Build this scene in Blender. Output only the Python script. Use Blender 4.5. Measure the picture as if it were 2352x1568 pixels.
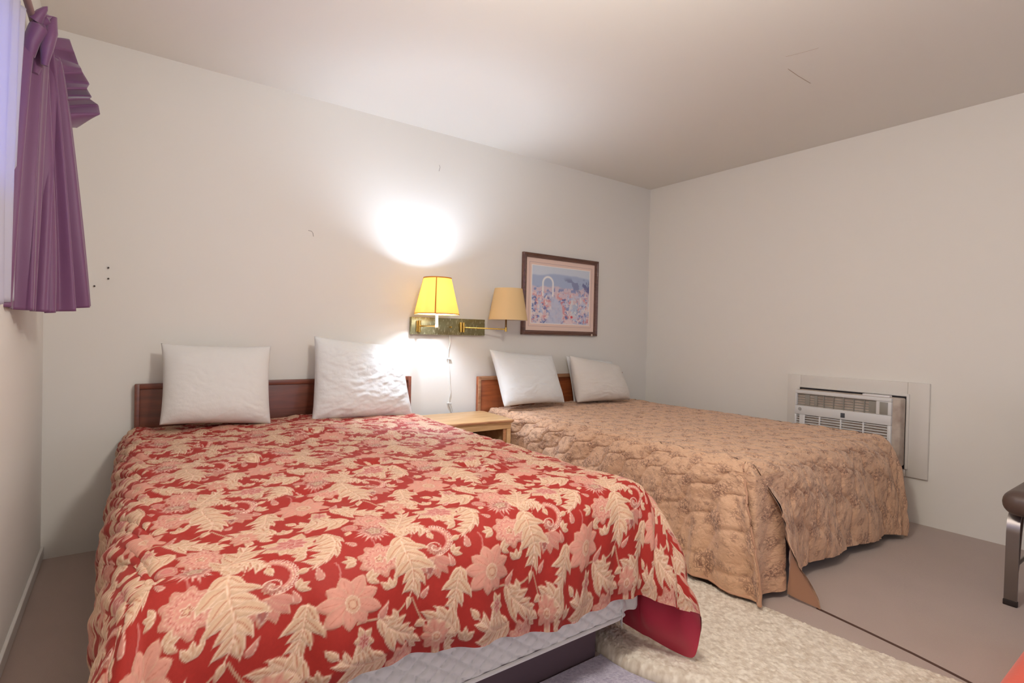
import bpy, bmesh, math, random
import numpy as np
from mathutils import Vector, Matrix, noise
random.seed(7)
for o in list(bpy.data.objects): bpy.data.objects.remove(o)
SC = bpy.context.scene
COL = SC.collection
# ------------------------------------------------------------------ room measures (metres)
YB = 3.2376      # back wall
XL, XR = -0.3043, 3.8805
H = 2.44
YF = -2.3        # wall behind the camera
CH = 1.0816
# ------------------------------------------------------------------ camera
def axes(yaw, pitch, roll):
    f = Vector((math.sin(yaw)*math.cos(pitch), math.cos(yaw)*math.cos(pitch), math.sin(pitch)))
    r = Vector((math.cos(yaw), -math.sin(yaw), 0)); u = r.cross(f)
    c, s = math.cos(roll), math.sin(roll)
    return f, c*r+s*u, -s*r+c*u
FW, RT, UP = axes(math.radians(35.97484772), math.radians(-0.67220971), math.radians(1.27075485))
cd = bpy.data.cameras.new('camera'); cam = bpy.data.objects.new('camera', cd); COL.objects.link(cam)
cd.sensor_width = 36; cd.lens = 1224.3518/2352*36; cd.clip_start = 0.02
m = Matrix((RT, UP, -FW)).transposed().to_4x4(); m.translation = (0, 0, CH); cam.matrix_world = m
SC.camera = cam
SC.view_settings.view_transform = 'Standard'; SC.view_settings.look = 'None'
SC.view_settings.gamma = 1; SC.view_settings.exposure = 0.0; SC.view_settings.use_curve_mapping = False
# ------------------------------------------------------------------ world, daylight and fill lights
w = bpy.data.worlds.new('world'); SC.world = w; w.use_nodes = True
bg = w.node_tree.nodes['Background']; bg.inputs[0].default_value = (0.35, 0.5, 1.0, 1); bg.inputs[1].default_value = .8
def area(name, loc, rot, sx, sy, e, col, spread=180):
    l = bpy.data.lights.new(name, 'AREA'); l.shape = 'RECTANGLE'; l.size = sx; l.size_y = sy; l.energy = e; l.color = col
    l.spread = math.radians(spread)
    o = bpy.data.objects.new(name, l); COL.objects.link(o); o.location = loc; o.rotation_euler = rot; return o
# added soft fill, set at an unseen window behind the camera
area('fill_front', (1.9, YF+0.02, 1.25), (math.radians(102), 0, 0), 3.6, 1.9, 14, (1.0, 0.95, 0.88))
# cool daylight through the curtained window in the left wall
area('daylight_left', (XL-0.12, 1.5, 1.62), (0, math.radians(-90), 0), 0.9, 1.6, 9, (0.14, 0.24, 1.0))
# added fill light overhead, out of frame and without a fixture
pl_ = bpy.data.lights.new('fill_overhead', 'POINT'); pl_.energy = 62; pl_.color = (1.0, .955, .88); pl_.shadow_soft_size = .12
po_ = bpy.data.objects.new('fill_overhead', pl_); COL.objects.link(po_); po_.location = (.8, .75, 1.95)
# ------------------------------------------------------------------ helpers
def lin(r, g, b):
    f = lambda c: (c/255/12.92) if c/255 <= .04045 else ((c/255+.055)/1.055)**2.4
    return (f(r), f(g), f(b), 1)
def tag(o, label, cat, group=None, kind=None):
    o['label'] = label; o['category'] = cat
    if group: o['group'] = group
    if kind: o['kind'] = kind
    return o
def empty(name, loc, label, cat, group=None):
    o = bpy.data.objects.new(name, None); COL.objects.link(o); o.location = loc; o.empty_display_size = .1
    return tag(o, label, cat, group)
def link(name, me, mat=None, parent=None, smooth=True):
    o = bpy.data.objects.new(name, me); COL.objects.link(o)
    if mat is not None: me.materials.append(mat)
    if parent is not None:
        o.parent = parent
        o.matrix_parent_inverse = Matrix.Translation(-Vector(parent_loc(parent)))
    if smooth:
        me.polygons.foreach_set('use_smooth', [True]*len(me.polygons))
    me.update()
    return o
def parent_loc(p):
    return Vector(p.location) if p.parent is None else Vector((0, 0, 0))   # children carry their shape in room coordinates
class MB:
    def __init__(s): s.bm = bmesh.new()
    def box(s, lo, hi, bev=0.0, seg=2, M=None):
        r = bmesh.ops.create_cube(s.bm, size=1); vs = r['verts']
        c = [(a+b)/2 for a, b in zip(lo, hi)]; d = [b-a for a, b in zip(lo, hi)]
        for v in vs: v.co = Vector((c[i]+v.co[i]*d[i] for i in range(3)))
        if bev > 0:
            es = list({e for v in vs for e in v.link_edges})
            rr = bmesh.ops.bevel(s.bm, geom=es, offset=bev, segments=seg, affect='EDGES', profile=.5)
            vs = list({v for f in rr['faces'] for v in f.verts} | set(v for v in vs if v.is_valid))
        if M is not None:
            for v in vs: v.co = M @ v.co
        return s
    def tube(s, pts, r, n=12, cap=True, flat=None):
        pts = [Vector(p) for p in pts]; rings = []
        for i, p in enumerate(pts):
            t = (pts[min(i+1, len(pts)-1)]-pts[max(i-1, 0)]).normalized()
            a = Vector((0, 0, 1)) if abs(t.z) < .9 else Vector((1, 0, 0))
            u = t.cross(a).normalized(); v = t.cross(u)
            ri = r[i] if isinstance(r, (list, tuple)) else r
            rings.append([s.bm.verts.new(p+ri*(math.cos(2*math.pi*k/n)*u+math.sin(2*math.pi*k/n)*v)) for k in range(n)])
        for a, b in zip(rings[:-1], rings[1:]):
            for k in range(n): s.bm.faces.new((a[k], a[(k+1) % n], b[(k+1) % n], b[k]))
        if cap:
            s.bm.faces.new(rings[0][::-1]); s.bm.faces.new(rings[-1])
        return s
    def lathe(s, c, prof, n=40, close=False):
        rings = []
        for (r, z) in prof:
            rings.append([s.bm.verts.new((c[0]+r*math.cos(2*math.pi*k/n), c[1]+r*math.sin(2*math.pi*k/n), c[2]+z)) for k in range(n)])
        prs = list(zip(rings[:-1], rings[1:]))
        if close: prs.append((rings[-1], rings[0]))
        for a, b in prs:
            for k in range(n): s.bm.faces.new((a[k], a[(k+1) % n], b[(k+1) % n], b[k]))
        return s
    def build(s, name, mat, parent=None, smooth=True, auto=True):
        me = bpy.data.meshes.new(name); bmesh.ops.recalc_face_normals(s.bm, faces=s.bm.faces[:]); s.bm.to_mesh(me); s.bm.free()
        o = link(name, me, mat, parent, smooth)
        if smooth and auto:
            me.set_sharp_from_angle(angle=math.radians(38))
        return o
def grid_mesh(name, V, faces_wrap=False, uv=None, col=None, flip=False):
    """V: (n,m,3) array -> quad mesh"""
    n, mm = V.shape[:2]
    idx = np.arange(n*mm).reshape(n, mm)
    q = np.stack([idx[:-1, :-1], idx[:-1, 1:], idx[1:, 1:], idx[1:, :-1]], -1).reshape(-1, 4)
    if flip: q = q[:, ::-1]
    me = bpy.data.meshes.new(name)
    me.vertices.add(n*mm); me.vertices.foreach_set('co', V.reshape(-1).astype(np.float32))
    me.loops.add(q.size); me.loops.foreach_set('vertex_index', q.reshape(-1).astype(np.int32))
    me.polygons.add(len(q)); me.polygons.foreach_set('loop_start', np.arange(0, q.size, 4, dtype=np.int32))
    me.polygons.foreach_set('loop_total', np.full(len(q), 4, dtype=np.int32))
    me.update(calc_edges=True)
    if uv is not None:
        l = me.uv_layers.new(name='UVMap'); l.data.foreach_set('uv', uv.reshape(-1, 2)[q.reshape(-1)].reshape(-1).astype(np.float32))
    if col is not None:
        a = me.attributes.new('pattern', 'FLOAT_COLOR', 'POINT')
        c = np.ones((n*mm, 4), np.float32); c[:, :col.shape[-1]] = col.reshape(-1, col.shape[-1]); a.data.foreach_set('color', c.reshape(-1))
    return me
def solid_grid(name, V, off, uv=None):
    """closed sheet: V front, V+off back (off array or vec)"""
    B = V+off
    W_ = np.concatenate([V, B[:, ::-1]], 1)
    W_ = np.concatenate([W_, W_[:, :1]], 1)
    me = grid_mesh(name, W_)
    bm = bmesh.new(); bm.from_mesh(me)
    bmesh.ops.remove_doubles(bm, verts=bm.verts[:], dist=1e-6)
    be = [e for e in bm.edges if e.is_boundary]
    if be: bmesh.ops.holes_fill(bm, edges=be, sides=0)
    bmesh.ops.recalc_face_normals(bm, faces=bm.faces[:])
    bm.to_mesh(me); bm.free(); return me
# value noise in numpy
_rs = np.random.RandomState(3); _T = _rs.rand(256, 256)
def vn(x, y, s=0):
    x = np.asarray(x)+s*17.13; y = np.asarray(y)+s*9.7
    xi = np.floor(x).astype(int); yi = np.floor(y).astype(int); fx = x-xi; fy = y-yi
    fx = fx*fx*fx*(fx*(fx*6-15)+10); fy = fy*fy*fy*(fy*(fy*6-15)+10)
    g = lambda a, b: _T[a & 255, b & 255]
    return (g(xi, yi)*(1-fx)+g(xi+1, yi)*fx)*(1-fy)+(g(xi, yi+1)*(1-fx)+g(xi+1, yi+1)*fx)*fy-.5
def fbm(x, y, o=4, s=0):
    r = 0; a = 1
    for i in range(o): r = r+a*vn(x*2**i, y*2**i, s+i*3); a *= .5
    return r
def sstep(a, b, x):
    t = np.clip((x-a)/(b-a), 0, 1); return t*t*(3-2*t)
# ------------------------------------------------------------------ materials
def mat(name, color, rough=.6, metal=0, sheen=0, bump=None, var=None, coat=0, spec=None, trans=None):
    """bump=(scale,strength,dist[,detail]); var=(scale,amount,color2)"""
    M_ = bpy.data.materials.new(name); M_.use_nodes = True; nt = M_.node_tree; N = nt.nodes; L = nt.links
    b = N['Principled BSDF']; b.inputs['Base Color'].default_value = color; b.inputs['Roughness'].default_value = rough
    b.inputs['Metallic'].default_value = metal; b.inputs['Sheen Weight'].default_value = sheen; b.inputs['Coat Weight'].default_value = coat
    if spec is not None: b.inputs['Specular IOR Level'].default_value = spec
    tc = N.new('ShaderNodeTexCoord')
    if var:
        n = N.new('ShaderNodeTexNoise'); n.inputs['Scale'].default_value = var[0]; n.inputs['Detail'].default_value = 5
        L.new(tc.outputs['Object'], n.inputs['Vector'])
        cr = N.new('ShaderNodeValToRGB'); cr.color_ramp.elements[0].position = .35; cr.color_ramp.elements[1].position = .68
        L.new(n.outputs['Fac'], cr.inputs[0])
        mx = N.new('ShaderNodeMix'); mx.data_type = 'RGBA'; mx.inputs[6].default_value = color; mx.inputs[7].default_value = var[2]
        mu = N.new('ShaderNodeMath'); mu.operation = 'MULTIPLY'; mu.inputs[1].default_value = var[1]
        L.new(cr.outputs[0], mu.inputs[0]); L.new(mu.outputs[0], mx.inputs[0]); L.new(mx.outputs[2], b.inputs['Base Color'])
    if bump:
        n = N.new('ShaderNodeTexNoise'); n.inputs['Scale'].default_value = bump[0]; n.inputs['Detail'].default_value = bump[3] if len(bump) > 3 else 4
        L.new(tc.outputs['Object'], n.inputs['Vector'])
        bp = N.new('ShaderNodeBump'); bp.inputs['Strength'].default_value = bump[1]; bp.inputs['Distance'].default_value = bump[2]
        L.new(n.outputs['Fac'], bp.inputs['Height']); L.new(bp.outputs[0], b.inputs['Normal'])
    if trans:
        t = N.new('ShaderNodeBsdfTranslucent'); t.inputs[0].default_value = trans[1]
        ms = N.new('ShaderNodeMixShader'); ms.inputs[0].default_value = trans[0]
        L.new(b.outputs[0], ms.inputs[1]); L.new(t.outputs[0], ms.inputs[2]); L.new(ms.outputs[0], N['Material Output'].inputs['Surface'])
    return M_
def wood(name, c1, c2, scale=3, rough=.4, axis=0, coat=.15):
    M_ = bpy.data.materials.new(name); M_.use_nodes = True; nt = M_.node_tree; N = nt.nodes; L = nt.links
    b = N['Principled BSDF']; b.inputs['Roughness'].default_value = rough; b.inputs['Coat Weight'].default_value = coat
    tc = N.new('ShaderNodeTexCoord'); mp = N.new('ShaderNodeMapping')
    sc = [scale*9]*3; sc[axis] = scale; mp.inputs['Scale'].default_value = sc
    L.new(tc.outputs['Object'], mp.inputs[0])
    n = N.new('ShaderNodeTexNoise'); n.inputs['Scale'].default_value = 1.6; n.inputs['Detail'].default_value = 7; n.inputs['Distortion'].default_value = .6
    L.new(mp.outputs[0], n.inputs['Vector'])
    cr = N.new('ShaderNodeValToRGB'); e = cr.color_ramp.elements; e[0].position = .3; e[0].color = c1; e[1].position = .72; e[1].color = c2
    L.new(n.outputs['Fac'], cr.inputs[0]); L.new(cr.outputs[0], b.inputs['Base Color'])
    bp = N.new('ShaderNodeBump'); bp.inputs['Strength'].default_value = .15; bp.inputs['Distance'].default_value = .002
    L.new(n.outputs['Fac'], bp.inputs['Height']); L.new(bp.outputs[0], b.inputs['Normal'])
    return M_
def attr_mat(name, rough=.6, sheen=.2, weave=900, bump=.0006, coat=0):
    M_ = bpy.data.materials.new(name); M_.use_nodes = True; nt = M_.node_tree; N = nt.nodes; L = nt.links
    b = N['Principled BSDF']; b.inputs['Roughness'].default_value = rough; b.inputs['Sheen Weight'].default_value = sheen
    b.inputs['Coat Weight'].default_value = coat
    at = N.new('ShaderNodeAttribute'); at.attribute_name = 'pattern'; L.new(at.outputs['Color'], b.inputs['Base Color'])
    if bump:
        tc = N.new('ShaderNodeTexCoord'); n = N.new('ShaderNodeTexNoise'); n.inputs['Scale'].default_value = weave; n.inputs['Detail'].default_value = 2
        L.new(tc.outputs['Object'], n.inputs['Vector'])
        bp = N.new('ShaderNodeBump'); bp.inputs['Strength'].default_value = .3; bp.inputs['Distance'].default_value = bump
        L.new(n.outputs['Fac'], bp.inputs['Height']); L.new(bp.outputs[0], b.inputs['Normal'])
    return M_
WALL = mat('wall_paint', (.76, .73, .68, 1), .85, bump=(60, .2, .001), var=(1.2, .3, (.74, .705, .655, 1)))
WALL_R_LIT = mat('wall_paint_right_lit', (.85, .815, .75, 1), .85, bump=(60, .2, .001), var=(1.2, .3, (.83, .79, .725, 1)))  # same wall paint, lightened to stand in for light this wall lacks
CEIL = mat('ceiling_paint', (.82, .79, .73, 1), .9, bump=(45, .2, .001))
FLOOR = mat('floor_carpet', (.47, .365, .315, 1), .95, sheen=.2, bump=(420, .5, .003), var=(5, .5, (.43, .335, .29, 1)))
TRIMW = mat('white_trim', (.66, .63, .60, 1), .5)
# ------------------------------------------------------------------ room shell
def structure(name, mb, m_): 
    o = mb.build(name, m_, smooth=False); o['kind'] = 'structure'; return o
T = .12
structure('floor', MB().box((XL-T, YF-T, -.1), (XR+T, YB+T, 0)), FLOOR)
structure('ceiling', MB().box((XL-T, YF-T, H), (XR+T, YB+T, H+.1)), CEIL)
structure('wall_back', MB().box((XL-T, YB, 0), (XR+T, YB+T, H)), WALL)
structure('wall_right', MB().box((XR, YF, 0), (XR+T, YB, H)), WALL_R_LIT)
WY0, WY1, WZ0, WZ1 = .85, 2.38, 1.46, 2.08
lw = MB()
lw.box((XL-T, YF, 0), (XL, WY0, H)); lw.box((XL-T, WY1, 0), (XL, YB, H))
lw.box((XL-T, WY0, 0), (XL, WY1, WZ0)); lw.box((XL-T, WY0, WZ1), (XL, WY1, H))
structure('wall_left', lw, WALL)
fw = MB(); fx0, fx1, fz0, fz1 = .1, 3.7, .3, 2.2
fw.box((XL-T, YF-T, 0), (fx0, YF, H)); fw.box((fx1, YF-T, 0), (XR+T, YF, H)); fw.box((fx0, YF-T, 0), (fx1, YF, fz0)); fw.box((fx0, YF-T, fz1), (fx1, YF, H))
structure('wall_front', fw, WALL)
GL = mat('window_glass', (1, 1, 1, 1), .02); GL.node_tree.nodes['Principled BSDF'].inputs['Transmission Weight'].default_value = 1
def window(name, axis, a0, a1, z0, z1, pos):
    f = MB(); t = .04
    def bx(u0, u1, w0, w1, d=.03):
        if axis == 'y': f.box((pos-d, u0, w0), (pos+d, u1, w1), .004)
        else: f.box((u0, pos-d, w0), (u1, pos+d, w1), .004)
    bx(a0, a0+t, z0, z1); bx(a1-t, a1, z0, z1); bx(a0+t, a1-t, z0, z0+t); bx(a0+t, a1-t, z1-t, z1); bx((a0+a1)/2-t/2, (a0+a1)/2+t/2, z0+t, z1-t)
    fo = f.build(name, TRIMW); fo['kind'] = 'structure'
    g = MB()
    if axis == 'y': g.box((pos-.003, a0+t, z0+t), (pos+.003, a1-t, z1-t))
    else: g.box((a0+t, pos-.003, z0+t), (a1-t, pos+.003, z1-t))
    g.build('pane', GL, fo, smooth=False)
window('window_1', 'y', WY0, WY1, WZ0, WZ1, XL-.07)
window('fill_window', 'x', fx0, fx1, fz0, fz1, YF-.08)  # unseen window, added behind the camera for the soft fill
bb = MB().box((XL, YF+.01, 0.012), (XL+.012, YB, .062), .003)
structure('baseboard_left', bb, TRIMW)
# carpet seam and hairline ceiling cracks
SEAM = mat('dark_seam', lin(86, 62, 52), .9)
sm = MB()
pts = [(2.24+.03*math.sin(i*.7)*.3+.02*(i/24), 2.0-.14*i, .001) for i in range(25)]
sm.tube([(2.285, 1.0, .001), (2.262, .82, .001), (2.238, .66, .001), (2.215, .55, .001), (2.185, .42, .001), (2.13, .1, .001), (2.05, -.5, .001)], .0045, 6)
o = sm.build('trim_1', SEAM); o['kind'] = 'structure'
CRK = mat('ceiling_crack', lin(176, 160, 146), .9)
ck = MB(); ck.tube([(2.538, 1.323, H), (2.56, 1.26, H), (2.579, 1.193, H)], .0012, 5); ck.tube([(2.661, 1.374, H), (2.77, 1.378, H), (2.9, 1.377, H)], .0018, 5)
o = ck.build('trim_2', CRK); o['kind'] = 'structure'
# ------------------------------------------------------------------ unprojection of measured photo points (for laying things out on known planes)
def ray(px, py): return FW+RT*((px-1176)/1224.3518)-UP*((py-784)/1224.3518)
CP = Vector((0, 0, CH))
def ony(px, py, y): d = ray(px, py); return CP+d*(y/d.y)
def onx(px, py, x): d = ray(px, py); return CP+d*(x/d.x)
# ------------------------------------------------------------------ damask tile, drawn once with numpy (colours and relief sampled onto the comforter's vertices)
TW, TH, PX = .425, .53, .00125
nu, nv = int(TW/PX), int(TH/PX)
UU, VV = np.meshgrid((np.arange(nu)+.5)*PX, (np.arange(nv)+.5)*PX)   # v up
RED = np.array([.33, .019, .012]); CREAM = np.array([.60, .385, .25]); PINK = np.array([.50, .165, .14]); HI = np.array([.80, .58, .46]); LINE = np.array([.40, .10, .055])
tile = np.empty(UU.shape+(3,)); tile[:] = RED; relief = np.zeros(UU.shape)
def sd_poly(P, X, Y):
    P = np.asarray(P, float); d = np.full(X.shape, 1e9); s = np.ones(X.shape)
    n = len(P); j = n-1
    for i in range(n):
        ex, ey = P[j]-P[i]; wx, wy = X-P[i, 0], Y-P[i, 1]
        t = np.clip((wx*ex+wy*ey)/(ex*ex+ey*ey+1e-12), 0, 1); bx, by = wx-ex*t, wy-ey*t
        d = np.minimum(d, bx*bx+by*by)
        c1 = Y >= P[i, 1]; c2 = Y < P[j, 1]; c3 = ex*wy > ey*wx
        fl = (c1 & c2 & c3) | (~c1 & ~c2 & ~c3); s = np.where(fl, -s, s); j = i
    return s*np.sqrt(d)
def sd_line(P, X, Y):
    d = np.full(X.shape, 1e9)
    for a, b in zip(P[:-1], P[1:]):
        ex, ey = b[0]-a[0], b[1]-a[1]; wx, wy = X-a[0], Y-a[1]
        t = np.clip((wx*ex+wy*ey)/(ex*ex+ey*ey+1e-12), 0, 1)
        d = np.minimum(d, (wx-ex*t)**2+(wy-ey*t)**2)
    return np.sqrt(d)
def windows(P, pad):
    P = np.asarray(P, float); lo = P.min(0)-pad; hi = P.max(0)+pad
    for ox in (-TW, 0, TW):
        for oy in (-TH, 0, TH):
            x0, x1 = lo[0]+ox, hi[0]+ox; y0, y1 = lo[1]+oy, hi[1]+oy
            i0, i1 = max(0, int(x0/PX)), min(nu, int(x1/PX)+1); j0, j1 = max(0, int(y0/PX)), min(nv, int(y1/PX)+1)
            if i0 < i1 and j0 < j1: yield slice(j0, j1), slice(i0, i1), ox, oy
def fill(P, col, h=1.0, edge=HI, ew=.0016, soft=.0010):
    for sj, si, ox, oy in windows(P, .006):
        d = sd_poly(P, UU[sj, si]-ox, VV[sj, si]-oy)
        a = np.clip(.5-d/soft, 0, 1)[..., None]
        shade = np.clip(-d/.02, 0, 1)[..., None]
        c = col*(.92+.16*shade)
        if edge is not None:
            k = np.clip(1-np.abs(d+ew)/(ew*.9), 0, 1)[..., None]*.75; c = c*(1-k)+edge*k
        tile[sj, si] = tile[sj, si]*(1-a)+c*a
        relief[sj, si] = np.maximum(relief[sj, si], a[..., 0]*h*np.clip(.35-d/.008, 0, 1))
def stroke(P, col, w=.0012, a0=.85, h=None):
    for sj, si, ox, oy in windows(P, w+.004):
        d = sd_line(P, UU[sj, si]-ox, VV[sj, si]-oy); a = np.clip((w-d)/.0009+.5, 0, 1)[..., None]*a0
        tile[sj, si] = tile[sj, si]*(1-a)+col*a
        if h: relief[sj, si] = np.maximum(relief[sj, si], a[..., 0]*h)
def bez(p0, p1, p2, p3, n=14):
    t = np.linspace(0, 1, n)[:, None]; p0, p1, p2, p3 = map(np.array, (p0, p1, p2, p3))
    return p0*(1-t)**3+3*p1*t*(1-t)**2+3*p2*t*t*(1-t)+p3*t**3
def petal(c, ang, L, Wd, tip=.5, bend=0., col=CREAM, edge=HI, vein=LINE, base=.15, sharp=1.):
    t = np.linspace(0, 1, 12); wv = Wd*np.sin(np.pi*np.clip(t, 0, 1)**tip)**sharp*.5+Wd*base*(1-t)*.5
    cx = t*L; cy = bend*L*t*t
    up = np.stack([cx, cy+wv], 1); dn = np.stack([cx, cy-wv], 1)[::-1]
    P = np.concatenate([up, dn]); R = np.array([[math.cos(ang), -math.sin(ang)], [math.sin(ang), math.cos(ang)]])
    P = P@R.T+np.array(c); fill(P, col, edge=edge)
    if vein is not None:
        q = np.stack([cx*.8, cy*.64], 1)@R.T+np.array(c); stroke(q, vein, .0009, .55)
def acanthus(sp, n, L0, Wd, col=CREAM, side=(1, 1), curl=.25):
    """spine polyline with lobes"""
    sp = np.asarray(sp); m_ = len(sp)
    for k in range(n):
        f = (k+.4)/n; i = min(int(f*(m_-1)), m_-2); p = sp[i]+(sp[i+1]-sp[i])*(f*(m_-1)-i); t = sp[i+1]-sp[i]; a = math.atan2(t[1], t[0])
        L = L0*(.55+.75*math.sin(math.pi*(f*.75+.2)))
        for sgn in (1, -1):
            if side[0 if sgn > 0 else 1]:
                petal(p, a+sgn*(.95-.35*f), L, Wd, tip=.75, bend=sgn*curl*-1, col=col)
    petal(sp[-1], math.atan2(*(sp[-1]-sp[-2])[::-1]), L0*.9, Wd, tip=.7, col=col)
    w_ = np.linspace(.0045, .001, m_)
    for i in range(m_-1): stroke(sp[i:i+2], CREAM*1.1, w_[i], 1)
    stroke(sp, HI, .0011, .8); stroke(sp+np.array([.003, .001]), LINE, .0007, .5)
def ring(c, r, n=28, wob=0, k=8, sq=1, ph=0):
    t = np.linspace(0, 2*np.pi, n, endpoint=False); rr = r*(1+wob*np.cos(k*t+ph)); return np.stack([c[0]+rr*np.cos(t), c[1]+rr*sq*np.sin(t)], 1)
def closed(P): return np.concatenate([P, P[:1]])
def star_flower(c, r, n=8, ph=0):
    for k in range(n): petal(c, ph+2*math.pi*k/n, r*(1+.12*math.sin(k*2.3)), r*.62, tip=.85, col=CREAM*.95, edge=HI, vein=RED*1.2, base=.1)
    for k in range(n): 
        a = ph+2*math.pi*(k+.5)/n; petal(c, a, r*.62, r*.34, tip=.85, col=PINK, edge=HI, vein=RED, base=.2)
    fill(ring(c, r*.16), PINK); stroke(closed(ring(c, r*.1)), RED, .0009)
def daisy(c, r, n=10, ph=0):
    for k in range(n): petal(c, ph+2*math.pi*k/n, r*(1+.1*math.sin(k*1.7)), r*.5, tip=1.25, col=PINK*.75+CREAM*.35, edge=CREAM, vein=LINE, base=.2, sharp=.8)
    fill(ring((c[0]+r*.05, c[1]-r*.1), r*.27, sq=1.15), CREAM*.8+PINK*.2, edge=HI); stroke(closed(ring((c[0]+r*.05, c[1]-r*.1), r*.15)), LINE, .001)
def lace(c, r, ph=0):
    fill(ring(c, r, 60, .12, 9, 1.15, ph), PINK*.8+CREAM*.25, edge=CREAM)
    for q in (.8, .62, .45): stroke(closed(ring(c, r*q, 60, .13, 9, 1.12, ph)), CREAM if q != .62 else RED, .0010, .7)
    for k in range(26):
        a = 2*math.pi*k/26; stroke(np.array([[c[0]+r*.5*math.cos(a), c[1]+r*.55*math.sin(a)], [c[0]+r*.85*math.cos(a+.1), c[1]+r*.95*math.sin(a+.1)]]), HI, .0007, .5)
    fill(ring(c, r*.27, 30, .25, 5), CREAM, edge=HI); stroke(closed(ring(c, r*.17, 30, .3, 5)), RED, .001)
def thistle(c, r):
    for k in range(22): petal(c, 2*math.pi*k/22, r*(.8+.3*((k*7) % 5)/4), r*.17, tip=.6, col=PINK*.9+CREAM*.1, edge=HI, vein=None)
    fill(ring(c, r*.5, 24, .08, 6), PINK*.75, edge=CREAM)
    for k in range(5): petal(c, 2*math.pi*k/5+.3, r*.42, r*.28, tip=1, col=CREAM*.7, edge=HI, vein=RED)
def paisley(c, r, ph=0, fl=1):
    """scalloped crescent curling into a spiral"""
    t = np.linspace(0, 3.6, 26); cen = np.array(c)
    rr = r*(1-.16*t/3.6*2); P = np.stack([cen[0]+fl*rr*np.cos(t*-1+ph+1.9), cen[1]+rr*1.2*np.sin(t*-1+ph+1.9)], 1)
    stroke(P, PINK*.9+CREAM*.15, .0075, .95, .6); stroke(P, CREAM, .0016, .8); 
    for i, p in enumerate(P[3:]):
        q = p+(p-cen)/np.linalg.norm(p-cen)*.010; stroke(closed(ring(q, .0042, 12)), HI, .0010, .8)
        if i % 2: stroke(closed(ring(p, .0018, 8)), HI, .0008, .8)
    for k in range(7): petal((cen[0]-fl*r*.12, cen[1]-r*.55), 2.2+k*.55*fl, r*.52, r*.3, tip=1, col=PINK*.8, edge=CREAM)
    t = np.linspace(0, 9, 40); S = np.stack([cen[0]-fl*r*.1+(.003+r*.045*t)*np.cos(t), cen[1]-r*.5+(.003+r*.045*t)*np.sin(t)], 1); stroke(S, HI, .0014, .85)
def comma(c, L, ang):
    petal(c, ang, L, L*.42, tip=.55, bend=.35, col=PINK*.8+CREAM*.2, edge=HI, vein=None)
def acan(sp, n, W_, sides=(1., 1.), fwd=1.15, col=CREAM, tipL=.035):
    """acanthus leaf: serrated, forward-sweeping lobes either side of a curved spine"""
    sp = np.asarray(sp, float); m_ = len(sp); tg = np.gradient(sp, axis=0); tg /= np.linalg.norm(tg, axis=1, keepdims=True)+1e-9; Ls = np.linalg.norm(np.diff(sp, axis=0), axis=1).sum()
    def at(f, w_):
        x = min(max(f, 0), 1)*(m_-1); i = min(int(x), m_-2); q = x-i; p = sp[i]*(1-q)+sp[i+1]*q; t_ = tg[i]*(1-q)+tg[i+1]*q
        return p+np.array([-t_[1], t_[0]])*w_+t_*max(0, f-1)*Ls
    for sg, sw_ in ((1, sides[0]), (-1, sides[1])):
        for k in range(n):
            wk = W_*sw_*(.35+.65*math.sin(math.pi*min(1, (k+.8)/n*.92+.08))**.8)*(1+.16*(1 if k % 2 else -1))
            s0, s1 = k/n*.92, (k+1)/n*.92; df = fwd/n
            pts = [at(s0, 0)]
            for q in np.linspace(0, 1, 7): pts.append(at(s0+df*.75*q**1.6, sg*wk*(.25+.75*q**.6)*(1 if q < 1 else 1.02)))
            pts.append(at(s0+df*1.25, sg*wk*1.12))
            for q in np.linspace(1, 0, 6): pts.append(at(s1+df*.28*q, sg*wk*(.08+.8*q**2.1)))
            pts.append(at(s1+.06, 0))
            fill(np.array(pts), col*(1-.05*(k % 2)), edge=HI)
            stroke(np.array([at(s0+.02, 0), at(s0+df*.45, sg*wk*.45), at(s0+df*.9, sg*wk*.85)]), LINE, .0013, .75)
            stroke(np.array([at(s0+.06, sg*wk*.1), at(s0+df*.75, sg*wk*.45), at(s0+df*1.05, sg*wk*.8)]), HI, .0011, .6)
    petal(sp[-1], math.atan2(tg[-1][1], tg[-1][0]), tipL, tipL*.55, tip=.7, col=col)
    for i in range(m_-1): stroke(sp[i:i+2], col*1.08, .0042*(1-.7*i/m_), 1)
    stroke(sp, HI, .0009, .8); stroke(sp+np.array([.0022, .0008]), LINE, .0007, .6)
B_2 = bez
stroke(bez((.10, .02), (.16, .03), (.18, .0), (.24, .03)), CREAM*.9, .0025, .95, .5)
stroke(bez((.0, .355), (.05, .40), (.09, .38), (.09, .34)), CREAM*.9, .0022, .9, .5)
stroke(bez((.165, .345), (.19, .30), (.20, .25), (.19, .22)), PINK, .0022, .9, .5)
stroke(bez((.08, .21), (.10, .17), (.06, .15), (.09, .12)), PINK, .0022, .9, .5)
stroke(bez((.33, .41), (.34, .46), (.30, .50), (.27, .57)), CREAM*.9, .0022, .9, .5)
paisley((.362, .212), .050, 0, 1)
for k in range(5): petal((.345, .155), -2.3+.42*k, .075, .030, tip=.9, col=PINK*.75+CREAM*.2, edge=CREAM)
petal((.335, .15), -1.7, .06, .022, tip=.9, col=PINK*.6, edge=HI)
lace((.190, .192), .052, .4)
daisy((.092, .082), .078, 9, .3)
star_flower((.0, .352), .074, 8, .2)
lace((.228, .405), .048, 1.1)
thistle((.208, .318), .056)
acan(bez((.275, .26), (.245, .19), (.31, .12), (.262, .045)), 6, .056)
acan(bez((.088, .375), (.118, .31), (.095, .235), (.015, .215)), 6, .055, (.35, 1.1))
acan(bez((.262, .285), (.285, .34), (.315, .36), (.335, .415)), 5, .050)
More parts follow.
